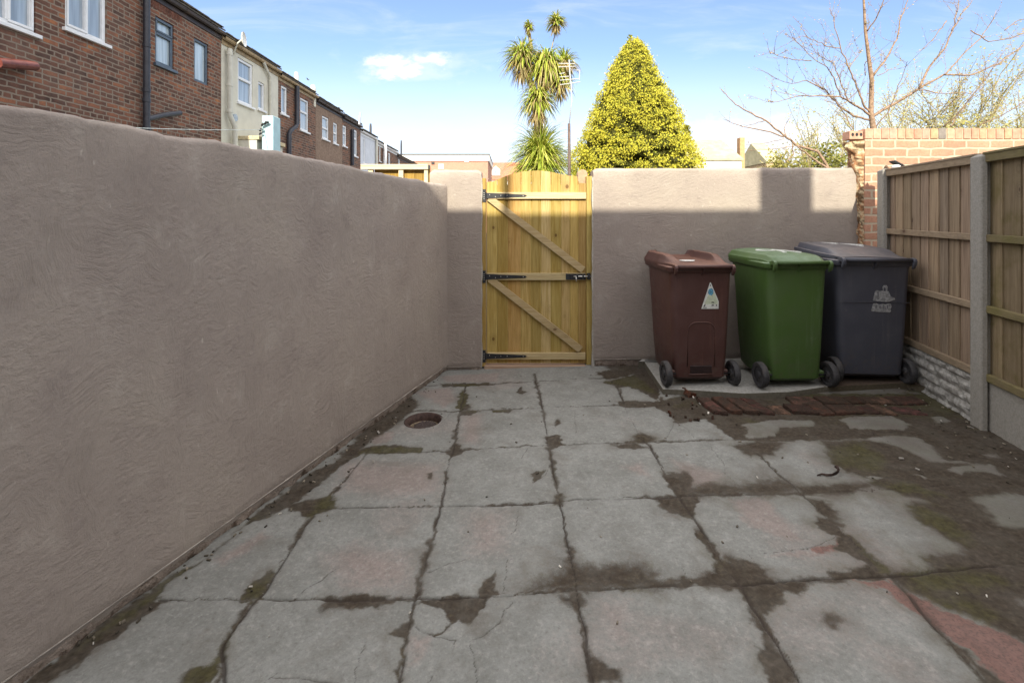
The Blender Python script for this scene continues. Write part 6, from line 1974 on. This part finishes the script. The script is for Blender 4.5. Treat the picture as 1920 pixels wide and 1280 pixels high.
def bud_tree(label, px, pytop, rx, Y, seed, cols, dens=1.0, stems=5, zb=-.45, cat='tree', leafsz=.07):
    rnd = random.Random(seed)
    base = P(px, 400, Y); base.z = zb
    t = thing('budding_tree' if cat == 'tree' else 'shrub', label, cat, base[:], group='budding trees beyond the walls')
    s = Y / F
    top = P(px, pytop, Y).z
    br = MB(); lv = MB()
    def leafs(p, n, sp):
        for _ in range(n):
            q = p + Vector((rnd.gauss(0, sp), rnd.gauss(0, sp), rnd.gauss(0, sp)))
            d = Vector((rnd.uniform(-1, 1), rnd.uniform(-1, 1), rnd.uniform(-.4, 1))).normalized()
            sz = leafsz * rnd.uniform(.6, 1.3)
            o = d.orthogonal().normalized() * sz * .4
            lv.add([q, q + d * sz * .5 - o, q + d * sz, q + d * sz * .5 + o], [(0, 1, 2, 3)], vary(rnd.choice(cols), .2))
    def grow(p, d, L, r, lev):
        n = 5; pts = [p.copy()]; q = p.copy()
        for i in range(n):
            d = (d + Vector((rnd.uniform(-.15, .15), rnd.uniform(-.15, .15), rnd.uniform(-.04, .14)))).normalized()
            q = q + d * (L / n); pts.append(q.copy())
        twig_tube(br, pts, r, r * .5, 4 if lev < 3 else 6)
        if lev == 0:
            for q in pts[1:]: leafs(q, int(4.2 * dens) + 1, .09 * Y / 14)
            return
        for i in range(1, n + 1):
            for _ in range(2 if lev > 1 else 2):
                if rnd.random() < .80:
                    dd = (d + Vector((rnd.uniform(-1, 1), rnd.uniform(-1, 1), rnd.uniform(-.4, .8))) * .9).normalized()
                    grow(pts[i], dd, L * rnd.uniform(.38, .62), r * .5, lev - 1)
        if lev == 1:
            for q in pts[2:]: leafs(q, 2, .05)
    hgt = top - zb
    for k in range(stems):
        a = 2 * math.pi * k / stems + rnd.random()
        spread = rx * s / hgt
        d = Vector((math.cos(a) * spread * .9, math.sin(a) * spread * .6, 1)).normalized()
        grow(base + Vector((math.cos(a) * .15, math.sin(a) * .15, 0)), d, hgt * rnd.uniform(.50, .62), .035 * Y / 14, 2)
    br.build('branches', BARKPALE, t, smooth=False); lv.build('leaves', BUDS, t)
GB = [(.42, .38, .17), (.36, .34, .13), (.50, .44, .24), (.32, .31, .12)]
GY = [(.40, .34, .10), (.34, .31, .09), (.28, .26, .07)]
bud_tree('pale green budding tree showing just left of the broken red wall end', 1545, 205, 60, 13, 3, GB, 1.0, 6, leafsz=.055)
bud_tree('pale leafing tree standing behind the bare tree trunk', 1690, 150, 55, 15, 4, GB, 1.2, 7, leafsz=.06)
bud_tree('tall yellowish leafing tree over the red brick wall', 1775, 105, 60, 17, 5, GY + GB, 1.4, 8, leafsz=.07)
bud_tree('pale leafing tree at the far right over the red brick wall', 1890, 150, 70, 15, 6, GB, 1.5, 8, leafsz=.06)
def dense_shrub(label, px0, px1, pytop, Y, seed, cols, n=2600):
    rnd = random.Random(seed)
    a, b = P(px0, 400, Y), P(px1, 400, Y)
    top = P(0, pytop, Y).z
    t = thing('shrub', label, 'shrub', ((a.x + b.x) / 2, Y, -.45), group='shrubs behind the back wall')
    lv = MB(); br = MB()
    cx = (a.x + b.x) / 2; hw = (b.x - a.x) / 2
    for i in range(14):
        x = rnd.uniform(-hw * .7, hw * .7)
        br.tube([(cx + x * .3, Y, -.45), (cx + x * .7, Y + rnd.uniform(-.2, .2), top * .55), (cx + x, Y + rnd.uniform(-.4, .4), top * rnd.uniform(.8, .98))], [.03, .02, .006], 5)
    for i in range(n):
        u = rnd.gauss(0, .45); u = max(-1, min(1, u))
        z = -.2 + (top + .2 + .12 * math.sin(u * 9 + seed) + .08 * math.sin(u * 23)) * (1 - .25 * u * u) * rnd.random() ** .45
        q = Vector((cx + u * hw, Y + rnd.gauss(0, .25), z))
        d = Vector((rnd.uniform(-1, 1), rnd.uniform(-1, .3), rnd.uniform(-.3, 1))).normalized()
        sz = rnd.uniform(.04, .09); o = d.orthogonal().normalized() * sz * .45
        lv.add([q, q + d * sz * .5 - o, q + d * sz, q + d * sz * .5 + o], [(0, 1, 2, 3)], vary(rnd.choice(cols), .25))
    br.build('branches', BARKPALE, t); lv.build('leaves', BUDS, t)
dense_shrub('olive yellow shrub behind the back wall under the thin bare shrub', 1415, 1520, 292, 9.5, 3, GY)
dense_shrub('greener rounded shrub against the broken end of the red wall', 1490, 1605, 278, 9.0, 8, [(.22, .22, .05), (.30, .28, .07), (.18, .19, .045)], 3200)
dense_shrub('yellow green hedge like shrub behind the red brick wall', 1650, 1960, 222, 12.0, 9, GY + GB, 3600)

# ------------------------------------------------------------------ aerial on a pole
def aerial():
    Y = 9.0
    g = lambda px, py, dy=0: P(px, py, Y + dy)
    t = thing('tv_aerial', 'bent grey television aerial on a thin mast in front of the palm', 'aerial', g(1069, 520)[:])
    m = MB(); m.tube([g(1067, 560), g(1067.5, 320), g(1067, 232)], [.03, .028, .026], 8); m.build('pole', mat_plain('dark_weathered_pole', (.12, .085, .075), .8, .3, 20, .3), t, smooth=True)
    al = mat_plain('aluminium_tube', (.50, .49, .48), .5, .4, 40, .1, metal=.3)
    m = MB(); m.tube([g(1067, 236), g(1072, 190), g(1071, 160), g(1069, 145), g(1067, 112)], .010, 8); m.build('mast', al, t, smooth=True)
    m = MB()
    for a, b in (((1047, 119.5), (1078, 120)), ((1047, 126), (1079, 125)), ((1049, 139), (1059, 137)), ((1049, 145), (1067, 143.5)), ((1050, 151), (1087, 148)), ((1050, 159.5), (1088, 154)), ((1080, 132), (1088, 132.5)), ((1087, 132), (1086, 150))):
        m.tube([g(*a), g(*b)], .0085, 6)
    m.build('elements', al, t)
    m = MB()
    for py in (272, 278, 252): m.tube([g(1055, py), g(1078, py - 1)], .005, 5)
    m.build('rungs', al, t)
aerial()

# ------------------------------------------------------------------ two far gulls
def gull(px, py, Y, tilt, label):
    c = P(px, py, Y)
    t = thing('gull', label, 'bird', c[:])
    m = MB(); m.tube([c + Vector((-.22, 0, 0)), c + Vector((-.1, 0, .0)), c + Vector((.08, 0, .01)), c + Vector((.2, 0, .03))], [.01, .06, .05, .015], 8)
    R = Matrix.Translation(c) @ Matrix.Rotation(tilt, 4, 'Y') @ Matrix.Translation(-c)
    for s_ in (-1, 1):
        pts = [c + Vector((-.08, 0, .03)), c + Vector((.06, 0, .03)), c + Vector((.0, s_ * .30, .16)), c + Vector((-.12, s_ * .55, .08)), c + Vector((-.12, s_ * .28, .13))]
        m.prism(pts, (0, 0, 1), .012)
    m.v = [tuple(R @ Vector(p)) for p in m.v]
    m.build('body', mat_plain('gull_grey', (.14, .13, .13), .8, .2), t)
gull(577.5, 150, 70, .5, 'distant gull over the brick house beside the cream house')
gull(637, 203.5, 80, -.3, 'distant gull low over the brown rendered house')
